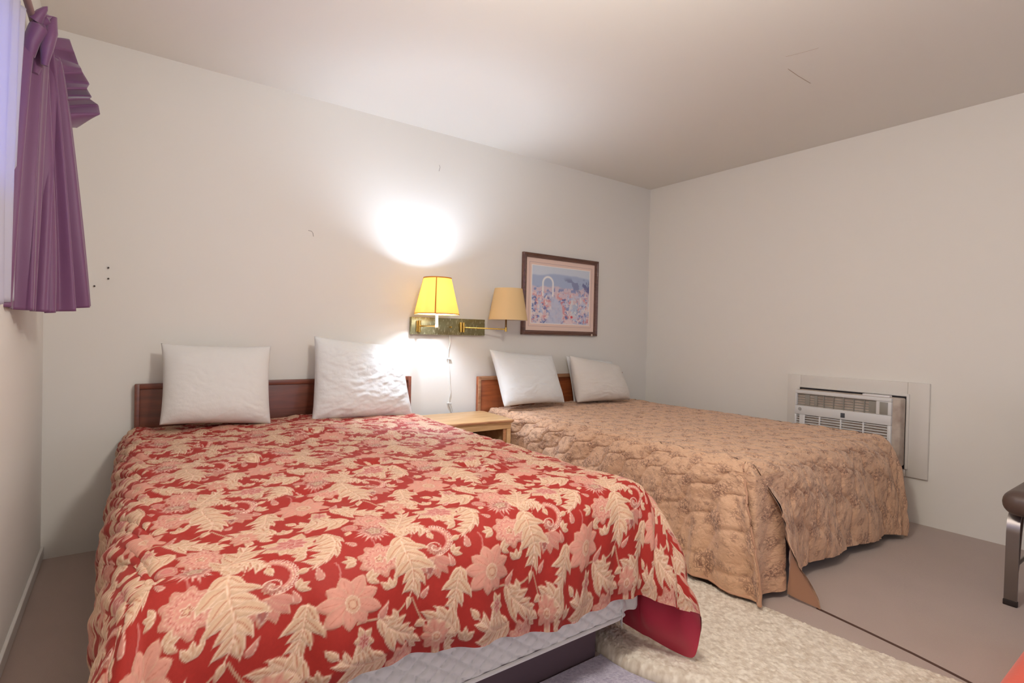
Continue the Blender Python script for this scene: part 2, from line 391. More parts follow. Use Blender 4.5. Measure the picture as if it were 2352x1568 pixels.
acan(bez((.268, .290), (.305, .315), (.345, .30), (.352, .255)), 4, .040, (.4, 1.1))
acan(bez((.175, .455), (.13, .43), (.08, .45), (.045, .49)), 5, .045)
acan(bez((.40, .455), (.385, .49), (.345, .52), (.31, .505)), 4, .040)
acan(bez((.0, .10), (-.02, .05), (-.015, .02), (-.045, -.01)), 4, .040)
acan(bez((.165, .55), (.19, .50), (.235, .49), (.27, .47)), 4, .034)
fill(ring((.158, .372), .022, sq=1.2), PINK, edge=CREAM); stroke(closed(ring((.158, .372), .013, sq=1.2)), CREAM, .0012); petal((.150, .345), -2.2, .03, .018, tip=.8)
daisy((.335, .470), .040, 8, .9)
star_flower((.115, .505), .036, 6, .8)
for cx, cy, aa, ll in ((.372, .365, -1.1, .05), (.032, .165, 1.2, .05), (.145, .265, 2.0, .035), (.40, .11, 1.4, .045), (.05, .415, .2, .035), (.30, .565, .6, .04), (.16, .02, .6, .05)): comma((cx, cy), ll, aa)
for cx, cy, aa in ((.278, .262, 1.5), (.145, .135, .2), (.405, .155, .4), (.21, .53, 2.6), (.365, .435, .2), (.02, .27, 2.8), (.405, .30, .6), (.13, .20, 2.9), (.20, .09, 1.5), (.005, .44, 1.5), (.255, .46, .2)):
    for k in (-1, 0, 1): petal((cx, cy), aa+k*.75, .036, .017, tip=.8, col=CREAM*.95)
_n = fbm(UU*220, VV*220, 2)[..., None]; tile = np.clip(tile*(1+.10*_n), 0, 1)
def sample(img, u, v):
    x = (u % TW)/PX-.5; y = (v % TH)/PX-.5; xi = np.floor(x).astype(int); yi = np.floor(y).astype(int); fx = x-xi; fy = y-yi
    if img.ndim == 3: fx = fx[..., None]; fy = fy[..., None]
    g = lambda a, b: img[b % nv, a % nu]
    return (g(xi, yi)*(1-fx)+g(xi+1, yi)*fx)*(1-fy)+(g(xi, yi+1)*(1-fx)+g(xi+1, yi+1)*fx)*fy
# ------------------------------------------------------------------ drape: a cloth over a box with a hem given point by point
def interp_pts(s, S, P):
    P = np.asarray(P, float); return np.stack([np.interp(s, S, P[:, k]) for k in range(P.shape[1])], -1)
def smooth_interp(s, S, P):
    P = np.asarray(P, float); S = np.asarray(S, float); n = len(S)
    Tn = np.zeros_like(P)
    for i in range(n):
        a, b = max(i-1, 0), min(i+1, n-1); Tn[i] = (P[b]-P[a])/(S[b]-S[a])
    i = np.clip(np.searchsorted(S, s, side='right')-1, 0, n-2); h = (S[i+1]-S[i]); t = np.clip((s-S[i])/h, 0, 1)[..., None]; h = h[..., None]
    return (2*t**3-3*t**2+1)*P[i]+(t**3-2*t**2+t)*h*Tn[i]+(-2*t**3+3*t**2)*P[i+1]+(t**3-t**2)*h*Tn[i+1]
class Drape:
    """top rectangle x0..x1, y0(foot)..y1(head) at height z; skirts sL, sF, sR of cloth; hem given by perimeter parameter:
       0..1 left side head->foot, 1..2 left corner, 2..3 foot left->right, 3..4 right corner, 4..5 right side foot->head"""
    def __init__(s, x0, x1, y0, y1, z, sL, sF, sR, hemS, hemP, rin=.05, bulge=.09, cb=1., ck=0.):
        s.__dict__.update(locals())
    def pos(s, a, b, puff):
        W_ = s.x1-s.x0; a = np.asarray(a, float); b = np.asarray(b, float)
        ac = np.clip(a, 0, W_); bc = np.clip(b, 0, None)
        ex = a-ac; ey = b-bc            # ex<0 left, >0 right ; ey<0 foot
        Lg = s.y1-s.y0
        side_t = np.clip(1-bc/Lg, 0, 1)
        phL = np.arctan2(-ey*s.sL/s.sF, -ex+1e-9)/(np.pi/2); phR = np.arctan2(-ey*s.sR/s.sF, ex+1e-9)/(np.pi/2)
        S = np.where(ey < 0, np.where(ex < 0, 1+phL, np.where(ex > 0, 4-phR, 2+ac/W_)), np.where(ex < 0, side_t, 5-side_t))
        # fraction along the drop
        tL = np.maximum(-ex/s.sL, -ey/s.sF); tR = np.maximum(ex/s.sR, -ey/s.sF); t = np.where(ex < 0, tL, np.where(ex > 0, tR, np.maximum(0, -ey/s.sF)))
        Q = smooth_interp(S, s.hemS, s.hemP)
        P = np.stack([s.x0+ac, s.y0+bc, np.full(a.shape, s.z)], -1)
        r = s.rin
        # outward dir
        dx = Q[..., 0]-P[..., 0]; dy = Q[..., 1]-P[..., 1]
        nx = np.where(ex < 0, -1., np.where(ex > 0, 1., 0.)); ny = np.where(ey < 0, -1., 0.)
        nx = np.where((ex != 0) & (ey < 0), nx*np.abs(ex/s.sR)/(np.hypot(ex/s.sR, ey/s.sF)+1e-9), nx); ny = np.where((ex != 0) & (ey < 0), ny*np.abs(ey/s.sF)/(np.hypot(ex/s.sR, ey/s.sF)+1e-9), ny)
        O = np.stack([nx, ny, np.zeros_like(nx)], -1)
        t = np.clip(t, 0, 1)[..., None]
        P1 = P+O*smooth_interp(S, [0, 1, 2, 3, 3.5, 4.0, 4.3, 5], [[s.bulge], [s.bulge], [s.bulge], [s.bulge*1.1], [s.bulge*s.cb], [s.bulge*.8], [s.bulge*.55], [s.bulge*.6]]); zz = np.zeros_like(P); hgt = (P[..., 2]-Q[..., 2])[..., None]
        kc = smooth_interp(S, [0, 1, 2, 3, 3.5, 4, 5], [[0.], [0.], [0.], [.1], [s.ck], [.1], [0.]])
        P2 = Q+np.array([0, 0, 1.])*hgt*.62; P2[..., :2] += (P-P2)[..., :2]*kc
        B = P*(1-t)**3+3*P1*t*(1-t)**2+3*P2*t*t*(1-t)+Q*t**3
        return B, t[..., 0], S, O
# ================================================================== BED 1 (red) and its comforter
def bez_quilt_mat(name, c):
    M_ = mat(name, c, .75, sheen=.15)
    nt = M_.node_tree; N = nt.nodes; L = nt.links; b = N['Principled BSDF']
    return M_
WOODD = wood('dark_headboard_wood', lin(92, 48, 34), lin(128, 68, 46), 2.2, .38)
WOODO = wood('orange_headboard_wood', lin(122, 62, 34), lin(168, 92, 50), 2.2, .35)
EDGE = wood('worn_edge_wood', lin(146, 100, 70), lin(186, 140, 104), 3, .5)
BOXW = mat('box_spring_fabric', (.80, .77, .73, 1), .7, sheen=.2)
PLINTH = mat('dark_plinth', lin(92, 74, 80), .7)
def headboard(x0, x1, zt, matw, parent):
    y1 = YB-.006; y0 = y1-.03
    h = MB(); h.box((x0, y0, .30), (x1, y1, zt), .006)
    o = h.build('headboard', matw, parent)
    f = MB(); t = .014; yy = y0-.008
    f.box((x0, yy, .30), (x0+.022, y0+.002, zt), .003); f.box((x1-.022, yy, .30), (x1, y0+.002, zt), .003); f.box((x0+.02, yy, zt-.026), (x1-.02, y0+.002, zt), .003)
    f.build('edge_molding', EDGE if matw is WOODO else matw, o)
    for x in (x0+.05, x1-.11):
        MB().box((x, y0+.002, 0), (x+.06, y1-.002, .32), .004).build('leg', matw, parent)
bed1 = empty('bed', (.73, 2.2, 0), 'double bed under the red floral comforter, with dark wooden headboard', 'bed', 'double beds')
headboard(.04, 1.515, .80, WOODD, bed1)
MB().box((.10, 1.27, 0), (1.30, 3.15, .15), .004).build('base_frame', PLINTH, bed1)
def quilted_box(name, lo, hi, matq, parent, amp=.013, cell=.06, rad=.035, sag=0.):
    # one closed ring profile around z with diamond quilting relief, n around perimeter
    x0, y0, z0 = lo; x1, y1, z1 = hi
    r = rad; pts = []
    def arc(cx, cy, a0):
        return [(cx+r*math.cos(a0+i*math.pi/2/8), cy+r*math.sin(a0+i*math.pi/2/8), math.cos(a0+i*math.pi/2/8), math.sin(a0+i*math.pi/2/8)) for i in range(9)]
    segs = [arc(x1-r, y0+r, -math.pi/2), arc(x1-r, y1-r, 0), arc(x0+r, y1-r, math.pi/2), arc(x0+r, y0+r, math.pi)]
    for i in range(4):
        A = segs[i]; pts += A; a = A[-1]; b = segs[(i+1) % 4][0]
        L = math.hypot(b[0]-a[0], b[1]-a[1]); n = max(2, int(L/.0045))
        for k in range(1, n): f = k/n; pts.append((a[0]+(b[0]-a[0])*f, a[1]+(b[1]-a[1])*f, a[2], a[3]))
    P = np.array(pts); s = np.concatenate([[0], np.cumsum(np.hypot(*(P[1:, :2]-P[:-1, :2]).T))])
    nz = max(6, int((z1-z0)/.0045)); zs = np.linspace(0, 1, nz); hh = z1-z0
    e = .018
    V = []
    for q in zs:
        z = z0+q*hh; edge = min(1, min(q, 1-q)*hh/e); inn = (1-math.sqrt(max(0, 1-(1-edge)**2)))*e
        d1 = np.abs(((s*1.0+z*1.35)/cell) % 1-.5)*2; d2 = np.abs(((s*1.0-z*1.35)/cell) % 1-.5)*2
        puff = amp*np.minimum(np.sqrt(np.clip(1-d1**4, 0, 1)), np.sqrt(np.clip(1-d2**4, 0, 1)))*edge
        puff = puff+.004*fbm(s*9, np.full_like(s, z*9), 3)
        V.append(np.stack([P[:, 0]+P[:, 2]*(puff-inn), P[:, 1]+P[:, 3]*(puff-inn), np.full_like(s, z)], 1))
    V = np.array(V); V = np.concatenate([V, V[:, :1]], 1)
    me = grid_mesh(name, V, flip=False)
    bm = bmesh.new(); bm.from_mesh(me); bmesh.ops.remove_doubles(bm, verts=bm.verts[:], dist=1e-6)
    be = [e_ for e_ in bm.edges if e_.is_boundary]; bmesh.ops.holes_fill(bm, edges=be, sides=0); bmesh.ops.recalc_face_normals(bm, faces=bm.faces[:]); bm.to_mesh(me); bm.free()
    return link(name, me, matq, parent)
bs = quilted_box('box_spring', (.05, 1.205, .148), (1.375, 3.16, .335), BOXW, bed1)
pip = MB(); z = .152
pip.tube([(.09, 1.199, z), (1.33, 1.199, z), (1.365, 1.208, z), (1.381, 1.235, z), (1.383, 1.4, z), (1.383, 3.1, z)], .006, 8)
pip.build('piping', BOXW, bs)
# loose fabric flap at the foot corner
fl = MB(); 
n = 14; Vf = np.zeros((n, 6, 3))
for i in range(n):
    for j in range(6):
        f = i/(n-1); g = j/5
        Vf[i, j] = (1.34+.085*f, 1.19+.02*math.sin(f*5)+.03*f, .27-.145*g*(1-.35*f)+.006*math.sin(f*9+g*3))
me = solid_grid('dust_cover_flap', Vf, np.array([.0, .0035, 0])); link('dust_cover_flap', me, BOXW, bed1)
quilted_box('mattress', (.06, 1.22, .338), (1.41, 3.17, .545), BOXW, bed1)

xw0, xw1, yf, yh = .065, 1.425, 1.27, 3.165
hemS = [0, .3, .6, .85, 1.0, 1.5, 2.0, 2.18, 2.4, 2.6, 2.8, 3.0, 3.25, 3.5, 3.6, 3.68, 3.8, 4.0, 4.15, 4.4, 4.7, 5.0]
hemP = [(-.015, 3.16, .10), (-.045, 2.6, .09), (-.05, 2.0, .09), (-.045, 1.55, .10), (-.04, 1.3, .09), (-.075, 1.03, .05), (.06, 1.095, .265),
        (.32, 1.115, .338), (.60, 1.125, .322), (.86, 1.135, .275), (1.08, 1.135, .250), (1.31, 1.135, .262), (1.385, 1.065, .245), (1.440, 1.005, .228), (1.465, .985, .212), (1.497, .998, .150), (1.487, 1.032, .048), (1.465, 1.20, .055), (1.45, 1.38, .06), (1.45, 1.8, .08), (1.45, 2.4, .08), (1.45, 3.15, .08)]
D1 = Drape(xw0, xw1, yf, yh, .575, .50, .40, .52, hemS, hemP, bulge=.10, cb=1.0, ck=.38)
TUFT = [(onp.x, onp.y) for onp in [CP+ray(px, py)*((.585-CH)/ray(px, py).z) for px, py in ((862, 1075), (705, 1135), (590, 1065), (725, 1000), (1110, 1010), (1080, 1075), (470, 1030), (900, 1000))]]
def comforter_pos(a, b, coarse=False):
    B, t, S, O = D1.pos(a, b, 0)
    X, Y = B[..., 0], B[..., 1]
    # puff of the filling on top and down the skirts
    h = .013*fbm(a*3.2, b*3.2, 3, 1)+.010*fbm(a*9, b*5, 3, 4)
    top = 1-sstep(0, .25, t)
    for (tx, ty) in TUFT:
        dx = (X-tx); dy = (Y-ty); d = np.hypot(dx, dy*1.3)
        h = h-.020*np.exp(-(d/.035)**2)*top+.008*np.exp(-((d-.09)/.05)**2)*top
    # long soft folds on the left side and along the foot
    left = np.where(a < .16, sstep(.16, -.1, a), 0)*(b > -.05)
    h = h+left*(.006*np.sin((b*1.0+a*1.6)*2*np.pi/.30+3*fbm(b*2, a*2, 2, 9))+.0025*np.sin((b+a*2.6)*2*np.pi/.13+4*fbm(b*3, a*3, 2, 2)))
    ft = sstep(.15, .9, t)*(b < 0)
    h = h+ft*(.012*np.sin(a*2*np.pi/.33+1.3+2*fbm(a*2, b*3, 2, 5))+.007*np.sin(a*2*np.pi/.13+3*fbm(a*3, b*2, 2, 6)))
    crn = sstep(3.1, 3.5, S)*(1-sstep(4.3, 4.7, S))*sstep(.3, 1, t)
    h = h+crn*.007*np.sin((S-3)*22+t*2)
    rs = sstep(4.3, 4.6, S)*sstep(.2, 1, t)*(a > xw1-xw0)
    h = h+rs*.010*np.sin(b*2*np.pi/.3)
    up = np.zeros_like(B); up[..., 2] = top
    dirv = up+O*(1-top)[..., None]
    B = B+dirv*h[..., None]
    # crowned top: rises slightly to the middle
    B[..., 2] += top*(.012*np.sin(np.pi*np.clip(a/(xw1-xw0), 0, 1)))
    return B, t
def norms(V):
    du = np.gradient(V, axis=1); dv = np.gradient(V, axis=0); n_ = np.cross(du, dv); n_ /= np.linalg.norm(n_, axis=-1, keepdims=True)+1e-12; return n_
bs_ = np.concatenate([np.arange(-.40, .35, .0028), np.arange(.35, .9, .005), np.arange(.9, yh-yf+.0001, .008)])
as_ = np.arange(-.50, xw1-xw0+.52, .0032)
A_, B_ = np.meshgrid(as_, bs_)
V, t = comforter_pos(A_, B_)
Nn = norms(V)
# cloth coordinates of the pattern
pu = (A_+.13)*1.12; pv = -(-B_)+.11
pv = (B_+.305)*1.12
colr = sample(tile, pu, pv); rel = sample(relief, pu, pv)
hemd = np.minimum(np.minimum(A_+.50, as_[-1]-A_), B_+.40)
V = V+Nn*(rel*.0022)[..., None]
fat = .010*sstep(0, .04, hemd)
V = V+Nn*fat[..., None]
me = grid_mesh('comforter', V, col=colr)
DAM = attr_mat('red_damask', .68, .02)
DAM.node_tree.nodes['Principled BSDF'].inputs['Specular IOR Level'].default_value = .3
comf = link('comforter', me, DAM)
tag(comf, 'puffy red comforter with cream and pink damask flowers, draped over the nearer bed', 'comforter')
ac2 = np.linspace(as_[0], as_[-1], 220); bc2 = np.linspace(bs_[0], bs_[-1], 190); A2, B2 = np.meshgrid(ac2, bc2)
V2, t2 = comforter_pos(A2, B2); N2 = norms(V2); hem2 = np.minimum(np.minimum(A2-ac2[0], ac2[-1]-A2), B2-bc2[0])
V2 = V2-N2*(.010*sstep(0, .04, hem2)+.0005)[..., None]
LIN_ = mat('magenta_lining', lin(186, 30, 62), .55, sheen=.3)
lo_ = link('lining', grid_mesh('lining', V2, flip=True), LIN_, comf); lo_['label'] = 'plain magenta underside showing at the turned corner'
# ================================================================== BED 2 (tan quilt)
bed2 = empty('bed', (2.78, 2.15, 0), 'double bed under the tan quilted bedspread, nearest to the right wall', 'bed', 'double beds')
headboard(2.035, 3.52, .783, WOODO, bed2)
MB().box((2.22, 1.32, 0), (3.40, 3.15, .15), .004).build('base_frame', PLINTH, bed2)
quilted_box('box_spring', (2.16, 1.24, .15), (3.46, 3.16, .335), BOXW, bed2)
quilted_box('mattress', (2.14, 1.22, .338), (3.48, 3.17, .53), BOXW, bed2)
QM = bpy.data.materials.new('tan_floral_quilt'); QM.use_nodes = True
nt = QM.node_tree; N = nt.nodes; L = nt.links; b = N['Principled BSDF']; b.inputs['Roughness'].default_value = .8; b.inputs['Sheen Weight'].default_value = .2
at = N.new('ShaderNodeAttribute'); at.attribute_name = 'pattern'      # r: flower-cluster mask, g: stitched-line mask
uvn = N.new('ShaderNodeUVMap'); uvn.uv_map = 'UVMap'
def nz(scale, det, dist=0):
    n_ = N.new('ShaderNodeTexNoise'); n_.inputs['Scale'].default_value = scale; n_.inputs['Detail'].default_value = det; n_.inputs['Distortion'].default_value = dist; L.new(uvn.outputs[0], n_.inputs['Vector']); return n_
sep = N.new('ShaderNodeSeparateColor'); L.new(at.outputs['Color'], sep.inputs[0])
vo = N.new('ShaderNodeTexVoronoi'); vo.feature = 'DISTANCE_TO_EDGE'; vo.inputs['Scale'].default_value = 78
wv = nz(40, 3, 1.0)
add = N.new('ShaderNodeVectorMath'); add.operation = 'MULTIPLY_ADD'; add.inputs[1].default_value = (.03, .03, .03); L.new(wv.outputs['Color'], add.inputs[0]); L.new(uvn.outputs[0], add.inputs[2]); L.new(add.outputs[0], vo.inputs['Vector'])
ln = N.new('ShaderNodeMapRange'); ln.inputs[1].default_value = .0; ln.inputs[2].default_value = .16; ln.inputs[3].default_value = 1; ln.inputs[4].default_value = 0; L.new(vo.outputs['Distance'], ln.inputs[0])
blob = nz(95, 3, .5); bl = N.new('ShaderNodeMapRange'); bl.inputs[1].default_value = .50; bl.inputs[2].default_value = .62; L.new(blob.outputs['Fac'], bl.inputs[0])
mxm = N.new('ShaderNodeMath'); mxm.operation = 'MAXIMUM'; L.new(ln.outputs[0], mxm.inputs[0]); L.new(bl.outputs[0], mxm.inputs[1])
cm = N.new('ShaderNodeMath'); cm.operation = 'MULTIPLY'; L.new(mxm.outputs[0], cm.inputs[0]); L.new(sep.outputs[0], cm.inputs[1])
cm2 = N.new('ShaderNodeMath'); cm2.operation = 'MULTIPLY'; cm2.inputs[1].default_value = .72; L.new(cm.outputs[0], cm2.inputs[0])
base = N.new('ShaderNodeMix'); base.data_type = 'RGBA'; base.inputs[6].default_value = lin(226, 186, 152); base.inputs[7].default_value = lin(208, 162, 128)
b2n = nz(30, 4); L.new(b2n.outputs['Fac'], base.inputs[0])
mx = N.new('ShaderNodeMix'); mx.data_type = 'RGBA'; mx.inputs[7].default_value = lin(98, 52, 44); L.new(cm2.outputs[0], mx.inputs[0]); L.new(base.outputs[2], mx.inputs[6])
L.new(mx.outputs[2], b.inputs['Base Color'])
fn = nz(62, 4, .9); bp = N.new('ShaderNodeBump'); bp.inputs['Strength'].default_value = .8; bp.inputs['Distance'].default_value = .007; L.new(fn.outputs['Fac'], bp.inputs['Height']); L.new(bp.outputs[0], b.inputs['Normal'])
def quilt_fields(a, b_):
    """puff height 0..1 and cluster mask in cloth coordinates"""
    # ogee channels running on the diagonal
    u = (a*.80+b_*.60); v = (-a*.60+b_*.80)
    P_, Q_ = .084, .19
    def fam(ph):
        x = (u+.5*P_*math.pi/math.pi*.0+.018*np.sin(2*np.pi*v/Q_+ph))/P_
        return x
    k = np.round(u/P_)
    d = 1e9
    for dk in (-1, 0, 1):
        kk = k+dk; d = np.minimum(d, np.abs(u-kk*P_-.016*np.sin(2*np.pi*v/Q_+kk*np.pi)))
    puff = np.sqrt(1-np.exp(-(d/.010)**2))
    # flower clusters at cell centres
    cu = (np.floor(u/P_)+.5)*P_; ck_ = np.floor(u/P_)
    ph = np.where(ck_ % 2 == 0, .25, .75)*Q_
    cv = (np.round((v-ph)/Q_))*Q_+ph
    rr = np.hypot((u-cu)*1.1, (v-cv)*.8)+.018*fbm(a*60, b_*60, 2, 8)
    m_ = 1-sstep(.020, .040, rr)
    ph2 = np.where(ck_ % 2 == 0, .75, .25)*Q_; cv2 = (np.round((v-ph2)/Q_))*Q_+ph2
    rr2 = np.hypot((u-cu), (v-cv2))+.014*fbm(a*70, b_*70, 2, 3); m_ = np.maximum(m_, .75*(1-sstep(.006, .018, rr2)))
    m_ = np.maximum(m_, .10+.6*sstep(.08, .26, fbm(a*45, b_*45, 3, 12)))
    return puff, m_, d
q0, q1, qf, qh = 2.15, 3.46, 1.24, 3.165
qS = [0, .35, .7, .9, 1.0, 2.0, 2.3, 2.6, 2.85, 3.0, 3.3, 3.5, 3.75, 4.0, 4.4, 5.0]
qP = [(2.06, 3.16, .05), (2.07, 2.5, .055), (2.075, 1.8, .05), (2.07, 1.4, .04), (2.055, 1.105, .030), (2.235, 1.11, .015), (2.50, 1.165, .055), (2.9, 1.15, .055), (3.25, 1.13, .045), (3.40, 1.12, .04), (3.475, 1.105, .03), (3.52, 1.10, .012), (3.54, 1.16, .02), (3.56, 1.3, .05), (3.57, 2.2, .05), (3.55, 3.15, .05)]
D2 = Drape(q0, q1, qf, qh, .553, .54, .52, .52, qS, qP, bulge=.085)
def quilt_pos(a, b_):
    B, t, S, O = D2.pos(a, b_, 0)
    pf, mk, d = quilt_fields(a, b_)
    top = 1-sstep(0, .3, t)
    h = .010*fbm(a*3, b_*3, 3, 21)+.006*fbm(a*8, b_*8, 3, 22)
    sk = (1-top)
    h = h+sk*(.014*np.sin((a+b_)*2*np.pi/.37+3*fbm(a*1.5, b_*1.5, 2, 23))+.008*fbm(a*14, b_*14, 2, 24))
    near = np.where(a < 0, np.exp(-((b_-.08)/.22)**2), 0)*sstep(.2, .9, t)      # gathered folds close to the foot corner
    h = h+near*.016*np.sin(b_*2*np.pi/.10+1.1)
    up = np.zeros_like(B); up[..., 2] = top
    B = B+(up+O*(1-top)[..., None])*(h+.0095*pf+.006*fbm(a*30, b_*30, 3, 29))[..., None]
    return B, t, mk, d
quilt = empty('quilted_bedspread', (2.8, 2.15, .56), 'tan quilted bedspread with small brown flowers, hanging to the floor over the farther bed', 'bedspread')
def quilt_patch(name, a0, a1, b0, b1, st=.0058, tweak=None):
    aa = np.arange(a0, a1+1e-6, st); bb_ = np.arange(b0, b1+1e-6, st); A, Bm = np.meshgrid(aa, bb_)
    V, t, mk, d = quilt_pos(A, Bm)
    if tweak is not None: V = tweak(V, A, Bm, t)
    Nv = norms(V)
    hd = np.minimum(np.minimum(A-a0 if a0 < 0 else 9, a1-A if a1 > q1-q0 else 9), Bm-b0 if b0 <= 0 else 9)
    V = V+Nv*(.003*sstep(0, .02, hd))[..., None]
    colr = np.stack([mk, np.exp(-(d/.004)**2), np.zeros_like(mk)], -1)
    o = link(name, grid_mesh(name, V, uv=np.stack([A, Bm], -1), col=colr), QM, quilt)
    V3 = V-Nv*.007*(.2+.8*sstep(0, .02, hd))[..., None]
    s_ = 3
    o2 = link('backing', grid_mesh('backing', V3[::s_, ::s_], uv=np.stack([A, Bm], -1)[::s_, ::s_], col=colr[::s_, ::s_], flip=True), BACKM, o)
    return o
BACKM = mat('quilt_backing', lin(178, 134, 106), .8, sheen=.2)
Wq = q1-q0
quilt_patch('top_panel', 0, Wq, 0, qh-qf)
def left_tw(V, A, Bm, t):
    # front end of the side drop leans towards the corner and hangs in a point
    return V
quilt_patch('corner_turn', -.15, 0.0, -.15, 0)
quilt_patch('side_drop', -.54, 0.0, 0, qh-qf, .0048, left_tw)
def foot_tw(V, A, Bm, t):
    # left end of the foot drop sweeps out onto the carpet
    k = np.exp(-(A/.06)**2)
    V = V.copy(); V[..., 0] += .04*k*sstep(.75, 1, t); V[..., 1] += -.125*k*sstep(.65, 1, t); V[..., 2] -= .008*k*sstep(.7, 1, t)
    return V
quilt_patch('foot_drop', 0.0, Wq, -.52, 0, .0055, foot_tw)
quilt_patch('side_drop', Wq, Wq+.52, -.52, qh-qf, .012)
# inner pleat that closes the split corner
n1, n2 = 30, 50; Vp = np.zeros((n2, n1, 3))
for j in range(n2):
    g = j/(n2-1)
    for i in range(n1):
        f = i/(n1-1)
        px_ = float(np.interp(f, [0, .38, .62, 1], [2.105, 2.092, 2.16, 2.30])); py_ = float(np.interp(f, [0, .38, .62, 1], [1.32, 1.175, 1.165, 1.16]))
        Vp[j, i] = (px_-.02*g, py_-.02*g+.016*math.sin(f*math.pi*3.5+.5)*g, .525-.495*g)
uvp = np.stack(np.meshgrid(np.linspace(0, .2, n1), np.linspace(0, .5, n2)), -1)
mkp = quilt_fields(uvp[..., 0], uvp[..., 1])
Vp += norms(Vp)*(mkp[0]*-.005)[..., None]
link('corner_pleat', grid_mesh('corner_pleat', Vp, uv=uvp, col=np.stack([mkp[1], mkp[1]*0, mkp[1]*0], -1)), QM, quilt)
hm = MB()
hemline = []
for b_ in np.linspace(0.0, 1.2, 60):
    P_, _, _, _ = quilt_pos(np.array([-.54]), np.array([b_])); hemline.append(tuple(P_[0]))
hm.tube(hemline, .005, 8)
edge_l = []
for a_ in np.linspace(-.05, -.54, 40):
    P_, _, _, _ = quilt_pos(np.array([a_]), np.array([0.0])); edge_l.append(tuple(P_[0]))
hm.tube(edge_l, .0045, 8)
hm.build('hem_binding', mat('quilt_binding', lin(188, 144, 116), .8), quilt)
# ================================================================== pillows
def pillow(name, c, thick, matp, label, seed, wr=.006, pull=.06, axis=(0, -1, .12), n=84, pleat=0, sag=0.):
    """c: four world corners bl, br, tr, tl"""
    bl, br, tr, tl = [np.array(q) for q in c]
    u = np.linspace(-1, 1, n)[None, :]; v = np.linspace(-1, 1, n)[:, None]; U = u+0*v; V_ = v+0*u
    def side(sg):
        # pinch the edges inward between the corners
        uu = U*(1-pull*(1-V_**2)*np.abs(U)**2); vv = V_*(1-pull*(1-U**2)*np.abs(V_)**2)
        f = ((uu+1)/2)[..., None]; g = ((vv+1)/2)[..., None]
        P = (bl*(1-f)+br*f)*(1-g)+(tl*(1-f)+tr*f)*g
        th = thick*((1-np.abs(U)**2.6)*(1-np.abs(V_)**2.6))**.5*(1-.18*V_)
        w_ = fbm(U*2.2+seed, V_*2.2, 3, seed)*.9+.55*np.abs(fbm((U+V_)*1.8+seed, (U-V_)*5, 3, seed+2))
        rd = fbm(U*1.2+3*np.abs(U), V_*7+seed+3*fbm(U*2, V_*2, 2, seed), 3, seed+5)
        ed = np.clip(1-np.maximum(np.abs(U), np.abs(V_))**10, 0, 1)
        th = th+sg*0+wr*(w_+.8*rd+pleat*np.abs(fbm(U*3+V_*2.3, V_*6-U*2.5, 4, seed+7)))*ed*(1 if sg > 0 else .3)
        ax = np.array(axis)/np.linalg.norm(axis)
        P = P+sg*ax*(th*.5)[..., None]
        P[..., 2] += -sag*(1-U**2)*np.clip(-V_, 0, 1)*.0
        return P
    F = side(1); B = side(-1)
    vs = np.concatenate([F.reshape(-1, 3), B.reshape(-1, 3)]); idx = np.arange(n*n).reshape(n, n)
    q = np.stack([idx[:-1, :-1], idx[:-1, 1:], idx[1:, 1:], idx[1:, :-1]], -1).reshape(-1, 4); q = np.concatenate([q, q[:, ::-1]+n*n])
    me = bpy.data.meshes.new(name); me.from_pydata(vs.tolist(), [], q.tolist())
    bm = bmesh.new(); bm.from_mesh(me); bmesh.ops.remove_doubles(bm, verts=bm.verts[:], dist=3e-4); bmesh.ops.recalc_face_normals(bm, faces=bm.faces[:]); bm.to_mesh(me); bm.free()
    o = link(name, me, matp); return tag(o, label, 'pillow', 'pillows propped on the two beds')
PW = mat('white_pillowcase', (.70, .68, .65, 1), .8, sheen=.1, bump=(18, .35, .01, 6))
PW2 = mat('bright_pillowcase', (.72, .72, .705, 1), .8, sheen=.1, bump=(24, .4, .010, 5))
PC = mat('cream_pillowcase', (.70, .655, .60, 1), .8, sheen=.1, bump=(18, .35, .01, 6))
P3 = lambda px, py, y: tuple(ony(px, py, y))
pillow('pillow', (P3(366, 976, 2.97), P3(622, 974, 2.97), P3(622, 795, 3.10), P3(370, 788, 3.10)), .19, PW, 'smooth off-white pillow at the left end of the red bed', 11, wr=.008, pull=.045)
pillow('pillow', (P3(716, 966, 2.99), P3(948, 958, 2.99), P3(920, 794, 3.10), P3(722, 772, 3.10)), .21, PW2, 'crumpled white pillow on the red bed, beside the nightstand', 23, wr=.012, pull=.035, pleat=1.6)
pillow('pillow', (P3(1158, 934, 2.95), P3(1297, 925, 2.95), P3(1268, 816, 3.09), P3(1124, 802, 3.11)), .19, PW2, 'white pillow with a pointed corner at the left end of the tan bed', 37, wr=.009, pull=.06)
pillow('pillow', (P3(1326, 924, 2.97), P3(1447, 917, 2.92), P3(1420, 838, 3.03), P3(1308, 816, 3.03)), .19, PC, 'cream pillow in front at the right end of the tan bed', 41, wr=.010, pull=.02)
pillow('pillow', (P3(1318, 925, 3.10), P3(1440, 918, 3.10), P3(1405, 830, 3.155), P3(1300, 817, 3.155)), .06, PW2, 'bluish white pillow squeezed behind the cream pillow on the tan bed', 53, wr=.004, pull=.03)
